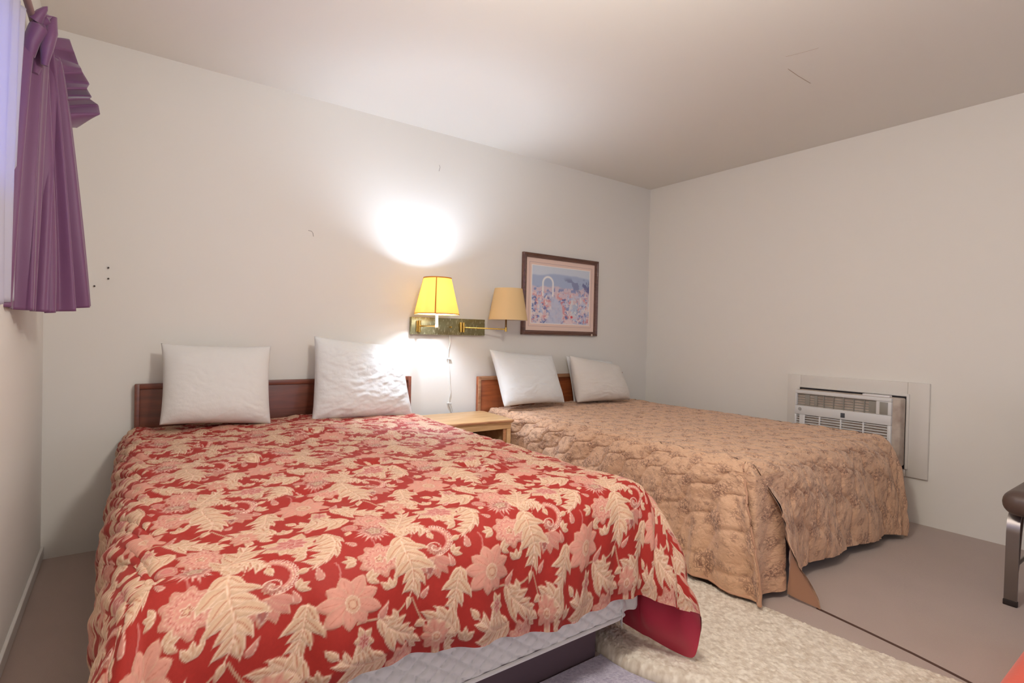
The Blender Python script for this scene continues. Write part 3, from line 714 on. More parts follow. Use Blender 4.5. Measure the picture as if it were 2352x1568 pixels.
# ================================================================== nightstand
NW = wood('light_nightstand_wood', lin(196, 152, 104), lin(222, 184, 134), 2.5, .45)
NE = wood('worn_nightstand_edge', lin(150, 96, 60), lin(196, 142, 98), 4, .5)
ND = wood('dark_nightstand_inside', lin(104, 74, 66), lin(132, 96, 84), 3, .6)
ns = empty('nightstand', (1.77, 2.94, 0), 'light wooden nightstand with worn edge and open front, between the two beds', 'nightstand')
nx0, nx1, ny0, ny1 = 1.535, 2.0, 2.745, 3.13
tb = MB(); bm = tb.bm
pl = []
for (cx, cy, a0) in ((1.985, 2.745, -90), (2.0, 3.10, 0), (1.56, 3.10, 90), (1.53, 2.775, 180)):
    r = .022 if cy < 3 else .03
    for k in range(7): a = math.radians(a0+15*k); pl.append((cx+r*math.cos(a), cy+r*math.sin(a)))
lay = [(.522, -.012), (.526, -.002), (.536, .004), (.545, .0), (.549, -.004), (.551, -.010)]
ctr = (1.77, 2.93); rings = []
for (z, off) in lay:
    rg = []
    for (x, y) in pl:
        d = Vector((x-ctr[0], y-ctr[1])).normalized(); rg.append(bm.verts.new((x+d.x*off, y+d.y*off, z)))
    rings.append(rg)
for a, c in zip(rings[:-1], rings[1:]):
    for k in range(len(pl)): bm.faces.new((a[k], a[(k+1) % len(pl)], c[(k+1) % len(pl)], c[k]))
bm.faces.new(rings[-1]); bm.faces.new(rings[0][::-1])
top_o = tb.build('table_top', NW, ns)
ed = MB(); ed.tube([(x+.0015*(x-ctr[0])/.25, y+.0015*(y-ctr[1])/.2, .5385) for x, y in pl+pl[:1]], .0075, 8); ed.build('worn_edge', NE, top_o)
MB().box((nx0, ny0+.012, .10), (nx0+.018, ny1, .522), .002).build('side_panel', NW, ns)
MB().box((nx1-.018, ny0+.012, .10), (nx1, ny1, .522), .002).build('side_panel', NW, ns)
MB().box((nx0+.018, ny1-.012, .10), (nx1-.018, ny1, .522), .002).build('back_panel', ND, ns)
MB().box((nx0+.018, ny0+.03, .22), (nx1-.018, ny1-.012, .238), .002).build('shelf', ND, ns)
MB().box((nx0, ny0, .488), (nx1, ny0+.018, .522), .003).build('front_rail', NW, ns)
MB().box((nx0, ny0, .10), (nx1, ny0+.018, .14), .003).build('front_rail', NW, ns)
for x in (nx0, nx1-.03): 
    for y in (ny0, ny1-.03): MB().box((x, y, 0), (x+.03, y+.03, .488 if y == ny0 else .12), .004).build('leg', NW, ns)
MB().box((nx1-.056, ny0+.004, .14), (nx1-.034, ny0+.016, .488), .003).build('door_stile', NE, ns)
BRS = mat('brass', lin(190, 150, 80), .3, metal=1)
MB().lathe((nx1-.045, ny0-.002, .40), [(0, -.012), (.006, -.010), (.008, 0), (.006, .010), (0, .012)], 14).build('door_catch', BRS, ns)
# ================================================================== wall lamp
BR = bpy.data.materials.new('speckled_brass'); BR.use_nodes = True; nt = BR.node_tree; N = nt.nodes; L = nt.links; b = N['Principled BSDF']
b.inputs['Metallic'].default_value = .85; tc = N.new('ShaderNodeTexCoord'); mp = N.new('ShaderNodeMapping'); mp.inputs['Scale'].default_value = (1, 1, .22); L.new(tc.outputs['Object'], mp.inputs[0])
n = N.new('ShaderNodeTexNoise'); n.inputs['Scale'].default_value = 170; n.inputs['Detail'].default_value = 3; L.new(mp.outputs[0], n.inputs['Vector'])
cr = N.new('ShaderNodeValToRGB'); e = cr.color_ramp.elements; e[0].position = .56; e[0].color = lin(150, 146, 108); e[1].position = .66; e[1].color = lin(206, 204, 170); L.new(n.outputs['Fac'], cr.inputs[0]); L.new(cr.outputs[0], b.inputs['Base Color'])
rr = N.new('ShaderNodeMapRange'); rr.inputs[1].default_value = .5; rr.inputs[2].default_value = .65; rr.inputs[3].default_value = .33; rr.inputs[4].default_value = .6; L.new(n.outputs['Fac'], rr.inputs[0]); L.new(rr.outputs[0], b.inputs['Roughness'])
lamp = empty('wall_lamp', (1.795, YB, 1.13), 'brass twin wall lamp with one lit and one unlit shade, above the nightstand', 'lamp')
pb = MB(); pb.box((1.512, YB-.034, 1.074), (2.083, YB-.001, 1.188), .003); plate = pb.build('back_plate', BR, lamp)
BRT = mat('polished_brass', lin(214, 178, 96), .22, metal=1)
sw = MB(); sw.tube([(1.80, YB-.034, 1.128), (1.80, YB-.05, 1.128)], .006, 12); sw.build('rotary_switch', BRT, lamp)
def shade_mat(name, col, trans, lit):
    M_ = mat(name, col, .8, bump=(500, .2, .0006), trans=(trans, lit)); return M_
SH1 = shade_mat('amber_parchment_shade', lin(240, 206, 130), .19, lin(255, 196, 84))
SH2 = shade_mat('tan_parchment_shade', lin(226, 196, 146), .12, lin(236, 190, 120))
LINER = mat('white_shade_liner', (.85, .84, .82, 1), .8, trans=(.35, (1, .93, .75, 1)))
def shade(c, rb, rt, z0, z1, m_, parent):
    p = MB(); t_ = .0016
    p.lathe((c[0], c[1], 0), [(rb, z0), (rb+(rt-rb)*.5, z0+(z1-z0)*.5), (rt, z1), (rt-t_, z1), (rb+(rt-rb)*.5-t_, z0+(z1-z0)*.5), (rb-t_, z0)], 56, close=True)
    o = p.build('lamp_shade', m_, parent); o.data.materials.append(LINER)
    for f in o.data.polygons:
        d = Vector((f.center.x-c[0], f.center.y-c[1], 0))
        if f.normal.dot(d.normalized()) < -.3: f.material_index = 1
    return o
sx, sy = 1.567, 2.96
LK = .9755
def zl(z): return CH+(z-CH)*LK
s1 = shade((sx, sy), .1395, .0858, zl(1.205), zl(1.435), SH1, lamp); s1['label'] = 'lit amber shade'
TRM = mat('orange_trim_tape', lin(206, 128, 30), .7, trans=(.010, lin(220, 120, 20)))
tr = MB(); tr.lathe((sx, sy, 0), [(.1405, zl(1.203)), (.1405, zl(1.208)), (.1365, zl(1.208)), (.1365, zl(1.203))], 56, close=True); tr.lathe((sx, sy, 0), [(.0875, zl(1.430)), (.0875, zl(1.437)), (.0835, zl(1.437)), (.0835, zl(1.430))], 56, close=True)
for a in (math.radians(-122), math.radians(60), math.radians(150)):
    P0 = Vector((sx+.1400*math.cos(a), sy+.1400*math.sin(a), zl(1.205))); P1 = Vector((sx+.0863*math.cos(a), sy+.0863*math.sin(a), zl(1.435))); tdir = Vector((-math.sin(a), math.cos(a), 0))*.0038; od = Vector((math.cos(a), math.sin(a), .2))*.0012
    vs = [tr.bm.verts.new(q) for q in (P0-tdir-od, P0+tdir-od, P1+tdir*.8-od, P1-tdir*.8-od, P0-tdir+od, P0+tdir+od, P1+tdir*.8+od, P1-tdir*.8+od)]
    for f in ((0, 1, 2, 3), (7, 6, 5, 4), (0, 4, 5, 1), (1, 5, 6, 2), (2, 6, 7, 3), (3, 7, 4, 0)): tr.bm.faces.new([vs[i] for i in f])
tr.build('shade_trim', TRM, s1)
s2 = shade((2.178, 3.055), .138, .098, 1.187, 1.408, SH2, lamp); s2['label'] = 'unlit tan shade'
for (cx, cy, rt, zt) in ((sx, sy, .0858, zl(1.425)), (2.178, 3.055, .098, 1.392)):
    g = MB(); 
    for k in range(3):
        a = k*2*math.pi/3+.4; g.tube([(cx, cy, zt-.0), (cx+rt*.99*math.cos(a), cy+rt*.99*math.sin(a), zt)], .0011, 6)
    g.tube([(cx+.014*math.cos(t_), cy+.014*math.sin(t_), zt) for t_ in np.linspace(0, 2*math.pi, 20)], .0016, 6)
    g.build('shade_spider', BRT, lamp)
    h = MB(); zb = zt-.19
    h.tube([(cx-.012, cy, zb), (cx-.034, cy, zb+.02), (cx-.042, cy, zb+.08), (cx-.034, cy, zb+.15), (cx-.01, cy, zt)], .0012, 6); h.tube([(cx+.012, cy, zb), (cx+.034, cy, zb+.02), (cx+.042, cy, zb+.08), (cx+.034, cy, zb+.15), (cx+.01, cy, zt)], .0012, 6)
    h.build('harp', BRT, lamp)
SOCK = mat('ivory_socket', lin(226, 220, 206), .4); DKB = mat('bronze_stem', lin(120, 88, 52), .4, metal=.6)
so = MB(); so.lathe((sx, sy, 0), [(0, 1.118), (.010, 1.118), (.011, 1.133), (.009, 1.138), (.009, 1.222), (.014, 1.226), (.015, 1.281), (0, 1.283)], 20); so.build('socket', SOCK, lamp)
so = MB(); so.lathe((2.162, 3.055, 0), [(0, 1.112), (.008, 1.112), (.009, 1.128), (.007, 1.132), (.007, 1.19), (.014, 1.2), (.014, 1.24), (0, 1.242)], 20); so.build('socket', DKB, lamp)
BULB = mat('frosted_bulb', (1, 1, 1, 1), .3); bn = BULB.node_tree.nodes['Principled BSDF']; bn.inputs['Emission Color'].default_value = (.70, .82, 1, 1); bn.inputs['Emission Strength'].default_value = 880
BULB0 = mat('dead_bulb', (.85, .85, .85, 1), .3)
prof = [(0, 0), (.012, .0), (.013, .02), (.022, .045), (.029, .07), (.027, .09), (.016, .105), (0, .109)]
b1 = MB().lathe((sx, sy, 1.281), prof, 24).build('bulb', BULB, lamp)
MB().lathe((2.166, 3.055, 1.24), prof, 24).build('bulb', BULB0, lamp)
a1 = MB(); a1.tube([(1.562, YB-.055, 1.128), (1.562, 3.10, 1.128), (1.562, 3.02, 1.128), (sx, sy, 1.126)], .005, 10); a1.tube([(1.535, 3.18, 1.140), (1.42+.08, 3.12, 1.140), (1.49, 3.13, 1.14)], .0001, 4); a1.build('swing_arm', BRT, lamp)
k_ = MB(); k_.tube([(1.562, YB-.048, 1.088), (1.562, YB-.048, 1.166)], .010, 14); k_.tube([(1.548, YB-.040, 1.092), (1.548, YB-.040, 1.162)], .006, 10); k_.build('arm_bracket', BRT, lamp)
k_ = MB(); k_.tube([(1.878, YB-.046, 1.095), (1.878, YB-.046, 1.162)], .009, 14); k_.tube([(1.900, YB-.046, 1.095), (1.900, YB-.046, 1.162)], .009, 14); k_.build('arm_bracket', BRT, lamp)
a2 = MB(); a2.tube([(1.905, YB-.048, 1.128), (2.03, 3.12, 1.125), (2.162, 3.055, 1.122)], .0052, 10); a2.tube([(2.162, 3.055, 1.106), (2.162, 3.055, 1.134)], .009, 12); a2.build('swing_arm', BRT, lamp)
CW = mat('white_cord', lin(226, 224, 218), .5)
cdp = [ony(px, py, YB-.012) for px, py in ((1033, 768), (1034, 785), (1030, 805), (1029, 823), (1032, 850), (1033, 880), (1035, 900), (1031, 915), (1031, 926), (1036, 940), (1040, 952), (1043, 975))]
c_ = MB(); c_.tube([tuple(q) for q in cdp], .0032, 8); c_.build('power_cord', CW, lamp)
for px, py in ((1031, 824), (1032, 926)):
    q = ony(px, py, YB-.012); kk = MB(); kk.box((q.x-.016, q.y-.006, q.z-.004), (q.x+.016, q.y+.006, q.z+.006), .002, M=Matrix.Translation(q) @ Matrix.Rotation(.2, 4, 'Y') @ Matrix.Translation(-q)); kk.build('cord_tie', CW, lamp)
# ================================================================== framed picture
pic = empty('framed_picture', (2.80, YB, 1.41), 'brown framed watercolour of a garden gate, hanging above the tan bed', 'picture')
X0, X1, Z0, Z1 = 2.425, 3.215, 1.090, 1.715; yb = YB-.002
def frame(x0, x1, z0, z1, w_, d, m_, name, parent, bev=.004):
    f = MB(); bm = f.bm
    # mitred profile swept round the rectangle
    prof = [(0, 0), (0, d*.8), (w_*.15, d), (w_*.35, d*.86), (w_*.5, d*.95), (w_*.72, d*.7), (w_, d*.62), (w_, 0)]
    cs = [(x0, z0, 1, 1), (x1, z0, -1, 1), (x1, z1, -1, -1), (x0, z1, 1, -1)]
    rg = [[bm.verts.new((cx+sx_*u, yb-v_, cz+sz_*u)) for (u, v_) in prof] for cx, cz, sx_, sz_ in cs]
    for i in range(4):
        A, B = rg[i], rg[(i+1) % 4]
        for k in range(len(prof)-1): bm.faces.new((A[k], A[k+1], B[k+1], B[k]))
    return f.build(name, m_, parent)
FRM = wood('picture_frame_wood', lin(86, 56, 48), lin(116, 80, 66), 4, .35)
frame(X0, X1, Z0, Z1, .034, .03, FRM, 'frame', pic)
MB().box((X0+.03, yb-.010, Z0+.03), (X1-.03, yb-.002, Z1-.03)).build('mat_board', mat('pink_mat_board', lin(232, 204, 190), .8), pic, smooth=False)
ax0, ax1, az0, az1 = X0+.085, X1-.085, Z0+.085, Z1-.085
nxp, nzp = 260, 200; PXg, PZg = np.meshgrid(np.linspace(0, 1, nxp), np.linspace(0, 1, nzp))
def C_(r, g, b_): return np.array(lin(r, g, b_)[:3])
img = np.empty(PXg.shape+(3,)); img[:] = C_(206, 214, 226)
x, z = PXg, PZg; nn = lambda s, k: fbm(x*s*1.25, z*s, 4, k)
def over(mask, c): 
    global img
    mask = np.clip(mask, 0, 1)[..., None]; img = img*(1-mask)+c*mask
over(sstep(.84, .80, z+.02*nn(4, 1)-.05*np.sin(x*3))*.8, C_(160, 176, 208))                    # hills
over(sstep(.66, .62, z+.06*nn(5, 2)), C_(214, 196, 206))
over(sstep(.05, .2, nn(6, 3))*sstep(.86, .78, z)*sstep(.5, .6, x)*sstep(.55, .65, z)*.8, C_(128, 134, 172))   # trees
over(sstep(.1, .3, nn(9, 31))*sstep(.82, .76, z)*sstep(.75, .85, x)*sstep(.5, .6, z)*.8, C_(96, 96, 146))
over(sstep(.0, .15, nn(10, 4))*sstep(.62, .5, z)*.7, C_(226, 192, 196))                        # blossoms
over(sstep(.12, .22, nn(16, 5))*sstep(.66, .6, z)*.8, C_(120, 142, 194))
over(sstep(.16, .26, nn(14, 6))*sstep(.5, .44, z)*.8, C_(70, 100, 168))
over(sstep(.22, .30, nn(18, 7))*sstep(.62, .5, z)*.75, C_(222, 146, 146))
over(sstep(.12, .2, nn(22, 17))*sstep(.6, .5, z)*.8, C_(196, 204, 226))
over(sstep(.15, .25, nn(20, 8))*sstep(.6, .5, z)*.7, C_(240, 226, 222))
pth = np.abs(x-(.30+.12*np.sin((.55-z)*5)))-(.05+.16*(.5-z)); over(sstep(.02, -.02, pth+.03*nn(8, 9))*sstep(.52, .46, z)*.85, C_(196, 202, 222))   # path
over(sstep(.03, .0, np.abs(np.hypot((x-.27)/.75, np.maximum(z-.70, 0))-.11))*(z > .48)*(np.abs(x-.27) < .12), C_(244, 240, 236))        # white arch
over(sstep(.1, .0, np.hypot((x-.72)/.5, (z-.30)/1.4)-.08)*.5, C_(216, 226, 230))
over(sstep(.02, .0, np.hypot(x-.68, z-.14)-.012), C_(224, 80, 90))
over(sstep(.04, .01, np.hypot((x-.63)/1.2, z-.05)-.03)*.8, C_(240, 216, 214))
pb_ = np.minimum(np.minimum(x, 1-x), np.minimum(z, 1-z)); over((pb_ < .012)*1., C_(244, 234, 230))
Vpic = np.stack([ax0+x*(ax1-ax0), np.full_like(x, yb-.0112), az0+z*(az1-az0)], -1)
PM = attr_mat('watercolour_print', .7, 0, bump=0, coat=.15)
link('print', grid_mesh('print', Vpic, col=img), PM, pic)
ln_ = MB(); g = .018
for a, c in (((ax0-g, az0-g), (ax1+g, az0-g)), ((ax1+g, az0-g), (ax1+g, az1+g)), ((ax1+g, az1+g), (ax0-g, az1+g)), ((ax0-g, az1+g), (ax0-g, az0-g))): ln_.tube([(a[0], yb-.0102, a[1]), (c[0], yb-.0102, c[1])], .0012, 5)
ln_.build('mat_line', mat('mat_ink_line', lin(176, 150, 156), .8), pic)
MB().box((X1-.075, yb-.031, Z0-.003), (X1-.058, yb-.012, Z0+.016), .004).build('frame_chip', mat('bare_chip', lin(214, 196, 180), .8), pic)
# ================================================================== air conditioner
ACW = mat('ac_white_plastic', (.74, .73, .71, 1), .45); ACG = mat('ac_grey_panel', lin(150, 146, 136), .35); ACD = mat('ac_dark_inside', lin(34, 28, 30), .7)
ACB = mat('ac_side_beige', lin(196, 182, 168), .6, var=(14, .7, lin(146, 122, 108)))
acf = empty('air_conditioner', (XR, 1.5, .28), 'white through-wall air conditioner behind the foot of the tan bed', 'air conditioner')
f = MB(); FX = XR-.022; a0_, a1_, c0_, c1_ = 1.095, 1.93, .275, .848; hy0, hy1, hz0, hz1 = 1.205, 1.84, .32, .764
f.box((FX, a0_, c0_), (XR, hy0, c1_), .004); f.box((FX, hy1, c0_), (XR, a1_, c1_), .004); f.box((FX, hy0, hz1), (XR, hy1, c1_), .004); f.box((FX, hy0, c0_), (XR, hy1, hz0), .004)
WF = mat('cream_wall_frame', (.76, .72, .66, 1), .6); f.build('wall_frame', WF, acf)
f = MB(); f.box((FX-.012, hy0-.012, hz0), (FX+.002, hy0+.002, hz1+.012), .002); f.box((FX-.012, hy1, hz0), (FX+.002, hy1+.012, hz1+.012), .002); f.box((FX-.012, hy0, hz1-.002), (FX+.002, hy1, hz1+.012), .002); f.build('frame_lip', WF, acf)
f = MB(); f.box((XR-.002-.03, hy0, hz0), (XR-.001, hy1, hz1)); f.build('wall_sleeve', ACD, acf, smooth=False)
bx0 = XR-.135; by0, by1, bz0, bz1 = 1.250, 1.822, .34, .750
f = MB(); f.box((bx0+.02, by0-.042, bz0), (XR-.032, by1+.004, bz1+.002), .01, 3); f.build('casing', ACB, acf)
# face as bars around its two openings
fx = bx0; lz0, lz1 = .645, .728; gz0, gz1 = .37, .585
f = MB()
def fb(y0_, y1_, z0_, z1_, dd=.045, bev=.004): f.box((fx, y0_, z0_), (fx+dd, y1_, z1_), bev)
fb(by0, by1, lz1, bz1); fb(by0, by1, gz1, lz0); fb(by0, by0+.052+.03, lz0, lz1); fb(by1-.012, by1, lz0, lz1); fb(by0, by0+.02, bz0, gz1); fb(by1-.012, by1, bz0, gz1); fb(by0, by1, bz0, gz0)
face = f.build('front_panel', ACW, acf)
MB().box((fx+.04, by0+.02, gz0), (fx+.044, by1-.012, lz1)).build('panel_backing', ACD, acf, smooth=False)
g = MB(); ng = 13
for i in range(ng):
    z = gz0+(gz1-gz0)*(i+.5)/ng; g.box((fx+.004, by0+.018, z-.0026), (fx+.02, by1-.01, z+.0026), .001)
for y in (1.40, 1.53, 1.66, 1.765): g.box((fx+.002, y-.004, gz0), (fx+.02, y+.004, gz1), .001)
g.box((fx+.003, 1.70+.055, gz0), (fx+.012, 1.79, gz1), .001)
g.build('intake_grille', ACW, face)
g = MB()
for i in range(5):
    z = lz0+(lz1-lz0)*(i+.5)/5; g.box((fx+.016, by0+.08, z-.003), (fx+.032, by1-.012, z+.003), .001)
for y in (1.40, 1.46, 1.52, 1.58, 1.64): g.box((fx+.010, y-.0025, lz0), (fx+.030, y+.0025, lz1), .001)
for y0_, y1_ in ((1.325, 1.375), (1.68, 1.70), (1.73, 1.76)): g.box((fx+.012, y0_, lz0+.006), (fx+.015, y1_, lz1-.006), .001)
g.build('air_louver', ACG, face)
MB().box((fx-.0025, by0+.018, lz0+.004), (fx+.004, by0+.062, lz1-.004), .002).build('display_panel', ACG, face)
MB().box((fx-.002, 1.505, .598), (fx+.003, 1.530, .628), .001).build('energy_badge', mat('badge_dark_grey', lin(74, 78, 84), .4), face)
lg = MB(); lg.tube([(fx-.0018, 1.787, .622), (fx+.003, 1.787, .622)], .0115, 24); lo2 = lg.build('round_logo', ACG, face)
lr = MB()
lr.tube([(fx-.0024, 1.787+.0092*math.cos(t_), .622+.0092*math.sin(t_)) for t_ in np.linspace(0, 2*math.pi, 24)], .0007, 5)
lr.tube([(fx-.0024, 1.787+q[0], .622+q[1]) for q in ((.001, .003), (.004, .004), (.006, .001), (.005, -.003), (.002, -.003), (.001, 0), (-.001, 0))], .0007, 5)
lr.tube([(fx-.0024, 1.787+q[0], .622+q[1]) for q in ((-.001, .003), (-.004, .004), (-.003, .001), (-.001, .0), (-.004, -.001), (-.005, -.003), (-.002, -.004), (0, -.002))], .0007, 5)
lr.build('logo_lettering', mat('logo_white', (.8, .8, .8, 1), .5), lo2)
MB().box((fx+.03, 1.27, bz1-.001), (fx+.07, 1.42, bz1+.013), .003).build('tape_strip', mat('white_tape', (.78, .74, .74, 1), .6), acf)
# ================================================================== armchair at the right edge
CHV = mat('brown_vinyl', lin(92, 74, 66), .4, bump=(30, .2, .004)); CHM = mat('dull_chrome', lin(132, 124, 120), .32, metal=.9); RUB = mat('dark_foot_cap', lin(40, 30, 28), .7)
ch = empty('lounge_chair', (3.32, .25, 0), 'brown vinyl lounge chair with flat metal legs, cut off at the right edge', 'chair')
cx0, cx1, cy0, cy1 = 2.925, 3.56, -.05, .585
def cushion(lo, hi, r, parent, name, m_):
    o = MB().box(lo, hi, r, 6).build(name, m_, parent); return o
cushion((cx0, cy0, .387), (cx1, cy1, .492), .05, ch, 'seat_cushion', CHV)
bkM = Matrix.Translation((cx1-.05, 0, .47)) @ Matrix.Rotation(math.radians(12), 4, 'Y') @ Matrix.Translation((-(cx1-.05), 0, -.47))
MB().box((cx1-.09, cy0, .47), (cx1-.0, cy1, .86), .04, 5, M=bkM).build('backrest', CHV, ch)
def flatbar(mb, pts, w_, t_):
    """rectangular strip through pts in an x-z plane, width along y"""
    pts = [Vector(p) for p in pts]; rings = []
    for i, p in enumerate(pts):
        tg = (pts[min(i+1, len(pts)-1)]-pts[max(i-1, 0)]).normalized(); nrm = Vector((-tg.z, 0, tg.x))
        y = Vector((0, 1, 0))
        rings.append([mb.bm.verts.new(p+y*a*w_/2+nrm*b_*t_/2) for a, b_ in ((-1, -1), (1, -1), (1, 1), (-1, 1))])
    for a, c in zip(rings[:-1], rings[1:]):
        for k in range(4): mb.bm.faces.new((a[k], a[(k+1) % 4], c[(k+1) % 4], c[k]))
    mb.bm.faces.new(rings[0][::-1]); mb.bm.faces.new(rings[-1])
for y in (cy1-.03, cy0+.03):
    lf = MB(); flatbar(lf, [(3.13, y, .385), (3.045, y, .378), (3.018, y, .35), (3.010, y, .30), (3.003, y, .02)], .042, .010); lo3 = lf.build('leg', CHM, ch)
    MB().box((2.994, y-.023, 0), (3.012, y+.023, .024), .003).build('foot_cap', RUB, lo3)
    lb = MB(); flatbar(lb, [(3.30, y, .385), (3.47, y, .378), (3.50, y, .34), (3.52, y, .02)], .042, .010); lo3 = lb.build('leg', CHM, ch)
    MB().box((3.511, y-.023, 0), (3.529, y+.023, .024), .003).build('foot_cap', RUB, lo3)
    br_ = MB(); flatbar(br_, [(3.09, y-.002, .385), (3.055, y-.002, .30), (3.022, y-.002, .165), (3.010, y-.002, .14)], .036, .012); br_.build('brace', CHV, ch)
    cb = MB(); cb.tube([(3.01, y, .150), (3.51, y, .150)], .007, 10); cb.build('crossbar', CHM, ch)
# ================================================================== red floor cushion whose edge pokes in at the bottom right
OTM = mat('orange_red_upholstery', lin(222, 84, 58), .6, sheen=.3, bump=(60, .3, .003))
ot = MB(); ot.box((1.62, -.25, 0), (2.62, .365, .235), .06, 6)
oto = ot.build('floor_cushion', OTM); tag(oto, 'orange-red floor cushion, only its edge showing at the bottom right corner', 'cushion')
# ================================================================== rugs
rug_a = np.arange(1.31, 2.135, .0035); rug_b = np.arange(-.1, 2.60, .0035); RA, RB = np.meshgrid(rug_a, rug_b)
ledge = 1.335+.20*sstep(1.2, .55, RB)+.012*np.sin(RB*9)
redge = 2.10+.10*sstep(1.0, .3, RB)+.01*np.sin(RB*7+1)
f = (RA-rug_a[0])/(rug_a[-1]-rug_a[0]); X = ledge+(redge-ledge)*f
fine = np.abs(fbm(X*120, RB*120, 2, 31))*1.2+.4*fbm(X*40, RB*40, 3, 33)
hgt = .032*(1-sstep(.0, .75, f))+.012
prof_ = np.minimum(1, np.sqrt(np.clip(1-(1-np.clip(f/.07, 0, 1))**2, 0, 1)))*np.sqrt(np.clip(1-(1-np.clip((1-f)/.03, 0, 1))**2, 0, 1))
Zr = .001+hgt*prof_+.0075*fine*(.3+.7*prof_)
Vr = np.stack([X+.003*fbm(X*110, RB*110, 1, 35), RB+.003*fbm(X*110, RB*110, 1, 36), Zr], -1)
cv_ = np.clip(.6+.9*fbm(X*75, RB*75, 3, 37), 0, 1)[..., None]
rc = C_(230, 219, 203)*cv_+C_(190, 172, 152)*(1-cv_)
Vr = np.concatenate([Vr, Vr[:, -1:]*np.array([1, 1, 0])+np.array([0, 0, .0005])], 1); Vr = np.concatenate([Vr[:, :1]*np.array([1, 1, 0])+np.array([0, 0, .0005]), Vr], 1)
rc = np.concatenate([rc[:, :1], rc, rc[:, -1:]], 1)
RUG = attr_mat('beige_shag', .95, .2, bump=.002, weave=300)
rug = link('shag_rug', grid_mesh('shag_rug', Vr, col=rc), RUG); tag(rug, 'beige shag runner rug on the floor between the two beds', 'rug')
LAV = mat('lavender_carpet', lin(198, 190, 204), .95, sheen=.2, bump=(180, 1, .006, 6), var=(90, .8, lin(160, 150, 172)))
fm = MB(); yy_ = np.linspace(-.1, 1.262, 24); xr_ = 1.335+.20*sstep(1.2, .55, yy_)+.012*np.sin(yy_*9)-.006
lo_v = [fm.bm.verts.new((0.0, y, .008)) for y in yy_]; hi_v = [fm.bm.verts.new((x, y, .008)) for x, y in zip(xr_, yy_)]
for k in range(23): fm.bm.faces.new((lo_v[k], hi_v[k], hi_v[k+1], lo_v[k+1]))
ex_ = bmesh.ops.extrude_face_region(fm.bm, geom=fm.bm.faces[:])
for v in [q for q in ex_['geom'] if isinstance(q, bmesh.types.BMVert)]: v.co.z = .0005
o = fm.build('carpet_mat', LAV); tag(o, 'pale lavender carpet mat on the floor along the foot of the red bed', 'mat')
# ================================================================== curtain at the left
CUR = mat('purple_curtain_fabric', lin(122, 74, 112), .5, sheen=.5, bump=(700, .3, .0008), trans=(.18, lin(150, 100, 190)))
SHR = mat('white_sheer_lining', lin(226, 220, 224), .8, trans=(.5, lin(225, 228, 255)))
cur = empty('curtain', (-.22, 2.45, 1.12), 'purple curtain with knotted top and stiff side ruffle at the left window', 'curtain')
def sheet(name, path_top, path_bot, zt_, zb_, nfold, amp, m_, parent, nu_=160, nv_=90, seed=0, th=.003, topamp=.4, zprof=None):
    Vs = np.zeros((nv_, nu_, 3)); s_ = np.linspace(0, 1, nu_)
    pt = interp_pts(s_, np.linspace(0, 1, len(path_top)), path_top); pbm = interp_pts(s_, np.linspace(0, 1, len(path_bot)), path_bot)
    d = np.gradient(pbm, axis=0); nrm = np.stack([d[:, 1], -d[:, 0]], 1); nrm /= np.linalg.norm(nrm, axis=1, keepdims=True)
    for j in range(nv_):
        g = j/(nv_-1); ge = g**.8
        c = pt*(1-ge)+pbm*ge
        ph = s_*nfold*2*np.pi+1.2*vn(s_*3, s_*0+g*1.2, seed)*2
        w_ = amp*(topamp+(1-topamp)*g)*(np.sin(ph)+.35*np.sin(2.3*ph+seed))
        xy = c+nrm*w_[:, None]
        zt2 = zt_ if np.isscalar(zt_) else np.interp(s_, np.linspace(0, 1, len(zt_)), zt_); zb2 = zb_ if np.isscalar(zb_) else np.interp(s_, np.linspace(0, 1, len(zb_)), zb_)
        Vs[j, :, :2] = xy; Vs[j, :, 2] = zt2*(1-g)+zb2*g
    me = solid_grid(name, Vs[::-1], norms(Vs[::-1])*th); return link(name, me, m_, parent)
def plan(px, y): return (ony(px, 400, y).x, y)
# sheer lining nearest the glass
sheet('lining', [plan(-60, 2.0), plan(20, 2.22), plan(52, 2.34)], [plan(-60, 2.0), plan(0, 2.2), plan(28, 2.32)], 2.10, [1.10, 1.145, 1.155], 3, .010, SHR, cur, 90, 60, 2, .002)
sheet('panel', [plan(58, 2.42), plan(92, 2.50), plan(128, 2.58)], [plan(-12, 2.24), plan(60, 2.36), plan(110, 2.42)], [2.03, 2.06, 2.05], [1.135, 1.128, 1.125], 2.2, .018, CUR, cur, 180, 100, 5, .003, .5)
sheet('panel', [plan(88, 2.52), plan(112, 2.56), plan(140, 2.62)], [plan(100, 2.44), plan(165, 2.54), plan(216, 2.66)], [2.08, 2.08, 2.05], [1.122, 1.135, 1.165], 2.8, .020, CUR, cur, 180, 100, 9, .003, .35)
# side ruffle: stiff accordion tiers
RE = [(160, 90), (170, 118), (181, 150), (186, 156), (190, 166), (206, 194), (199, 202), (211, 222), (206, 228), (226, 240), (230, 262), (205, 276), (176, 292)]
LE = [(118, 86), (120, 108), (124, 130), (126, 150), (128, 168), (130, 190), (132, 205), (133, 222), (134, 232), (136, 246), (138, 262), (142, 278), (150, 294)]
dz_ = [0, .02, -.02, .02, .03, -.015, .03, -.015, .03, -.01, .02, .01, 0]
rows = []
for (r_, l_, dd) in zip(RE, LE, dz_):
    rowp = []
    for i in range(16):
        f_ = i/15; px = l_[0]+(r_[0]-l_[0])*f_; py = l_[1]+(r_[1]-l_[1])*f_-6*f_*(1-f_)
        y = 2.62+.06*f_-dd*(.4+.6*f_)*1.9; p = ony(px, py, y); rowp.append((p.x, p.y, p.z))
    rows.append(rowp)
R_ = np.array(rows); idx = np.linspace(0, len(RE)-1, 72)
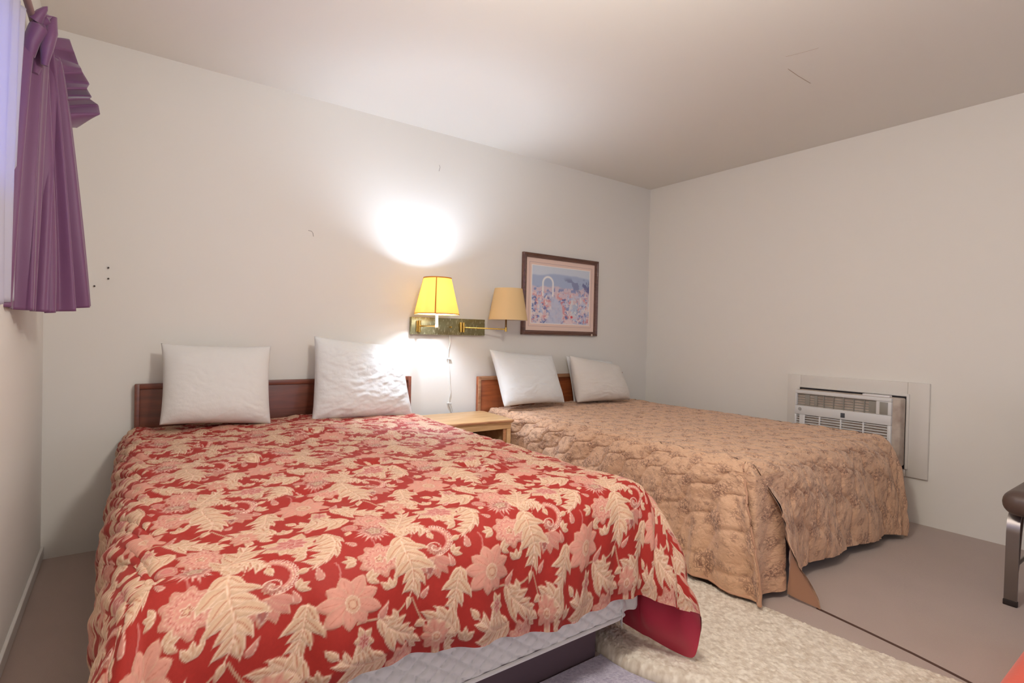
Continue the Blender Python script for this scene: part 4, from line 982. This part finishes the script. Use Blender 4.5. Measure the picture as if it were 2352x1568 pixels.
R2 = np.stack([np.stack([np.interp(idx, np.arange(len(RE)), R_[:, i, k]) for i in range(16)], 1) for k in range(3)], -1)
R2[..., 1] += .006*np.sin(idx*2.2)[:, None]
me = solid_grid('side_ruffle', R2[::-1], np.array([0, .005, 0])); link('side_ruffle', me, CUR, cur)
# knot round the rod
kn = MB(); kc = ony(92, 92, 2.46)
rod_a = ony(74, 44, 2.46); 
kb = []
pts_k = [ony(px, py, y) for px, py, y in ((66, 128, 2.43), (72, 95, 2.42), (88, 66, 2.42), (106, 46, 2.45), (118, 48, 2.50), (112, 75, 2.52), (98, 105, 2.50), (86, 140, 2.48), (80, 170, 2.46))]
kn.tube([tuple(p) for p in pts_k], [.016, .022, .026, .022, .016, .022, .026, .02, .010], 14)
pts_k = [ony(px, py, y) for px, py, y in ((84, 60, 2.44), (104, 44, 2.43), (122, 42, 2.45), (118, 75, 2.43), (108, 110, 2.43), (102, 150, 2.44))]
kn.tube([tuple(p) for p in pts_k], [.018, .02, .012, .018, .018, .010], 12)
pts_k = [ony(px, py, y) for px, py, y in ((82, 48, 2.42), (94, 30, 2.41), (104, 20, 2.41), (109, 15, 2.41))]
kn.tube([tuple(p) for p in pts_k], [.020, .014, .008, .001], 10)
kn.build('top_knot', CUR, cur)
ROD = mat('dull_rose_rod', lin(150, 122, 118), .5)
rd = MB(); pa = ony(84, 75, 2.55); rd.tube([(pa.x, 2.60, pa.z+.0), (pa.x, 2.42, pa.z+.004), (pa.x-.002, 1.2, pa.z+.01), (pa.x, .75, pa.z+.01)], .011, 14)
ro = rd.build('curtain_rod', ROD); tag(ro, 'thin dull rose curtain rod carrying the purple curtain at the left window', 'curtain rod')
for y in (2.58, .8):
    MB().tube([(pa.x, y, pa.z), (XL-.0, y, pa.z)], .006, 8).build('wall_bracket', ROD, ro)
# ================================================================== little nails left in the wall
NL = mat('dark_nail', lin(58, 44, 38), .5, metal=.5)
nls = []
for (px, py), lb in (((249, 615), 'tiny dark nail in the back wall, upper one of the two right of the curtain'), ((249, 640), 'tiny dark nail in the back wall, lower one of the two right of the curtain'), ((217, 657), 'tiny dark nail in the back wall touching the lower edge of the curtain')):
    p = ony(px, py, YB); a = MB(); a.tube([(p.x, YB+.004, p.z), (p.x, YB-.006, p.z), (p.x, YB-.0065, p.z), (p.x, YB-.009, p.z)], [.0018, .0018, .0042, .0038], 12)
    o = a.build('nail', NL); tag(o, lb, 'nail', 'nails left in the back wall')

sk = MB()
for pl3 in (((708, 529), (716, 531), (719, 536), (720, 543)), ((1009, 379), (1011, 384), (1009, 390), (1008, 393))):
    sk.tube([tuple(ony(px, py, YB)) for px, py in pl3], .0016, 5)
o = sk.build('trim_3', mat('wall_scuff', lin(150, 142, 138), .8)); o['kind'] = 'structure'
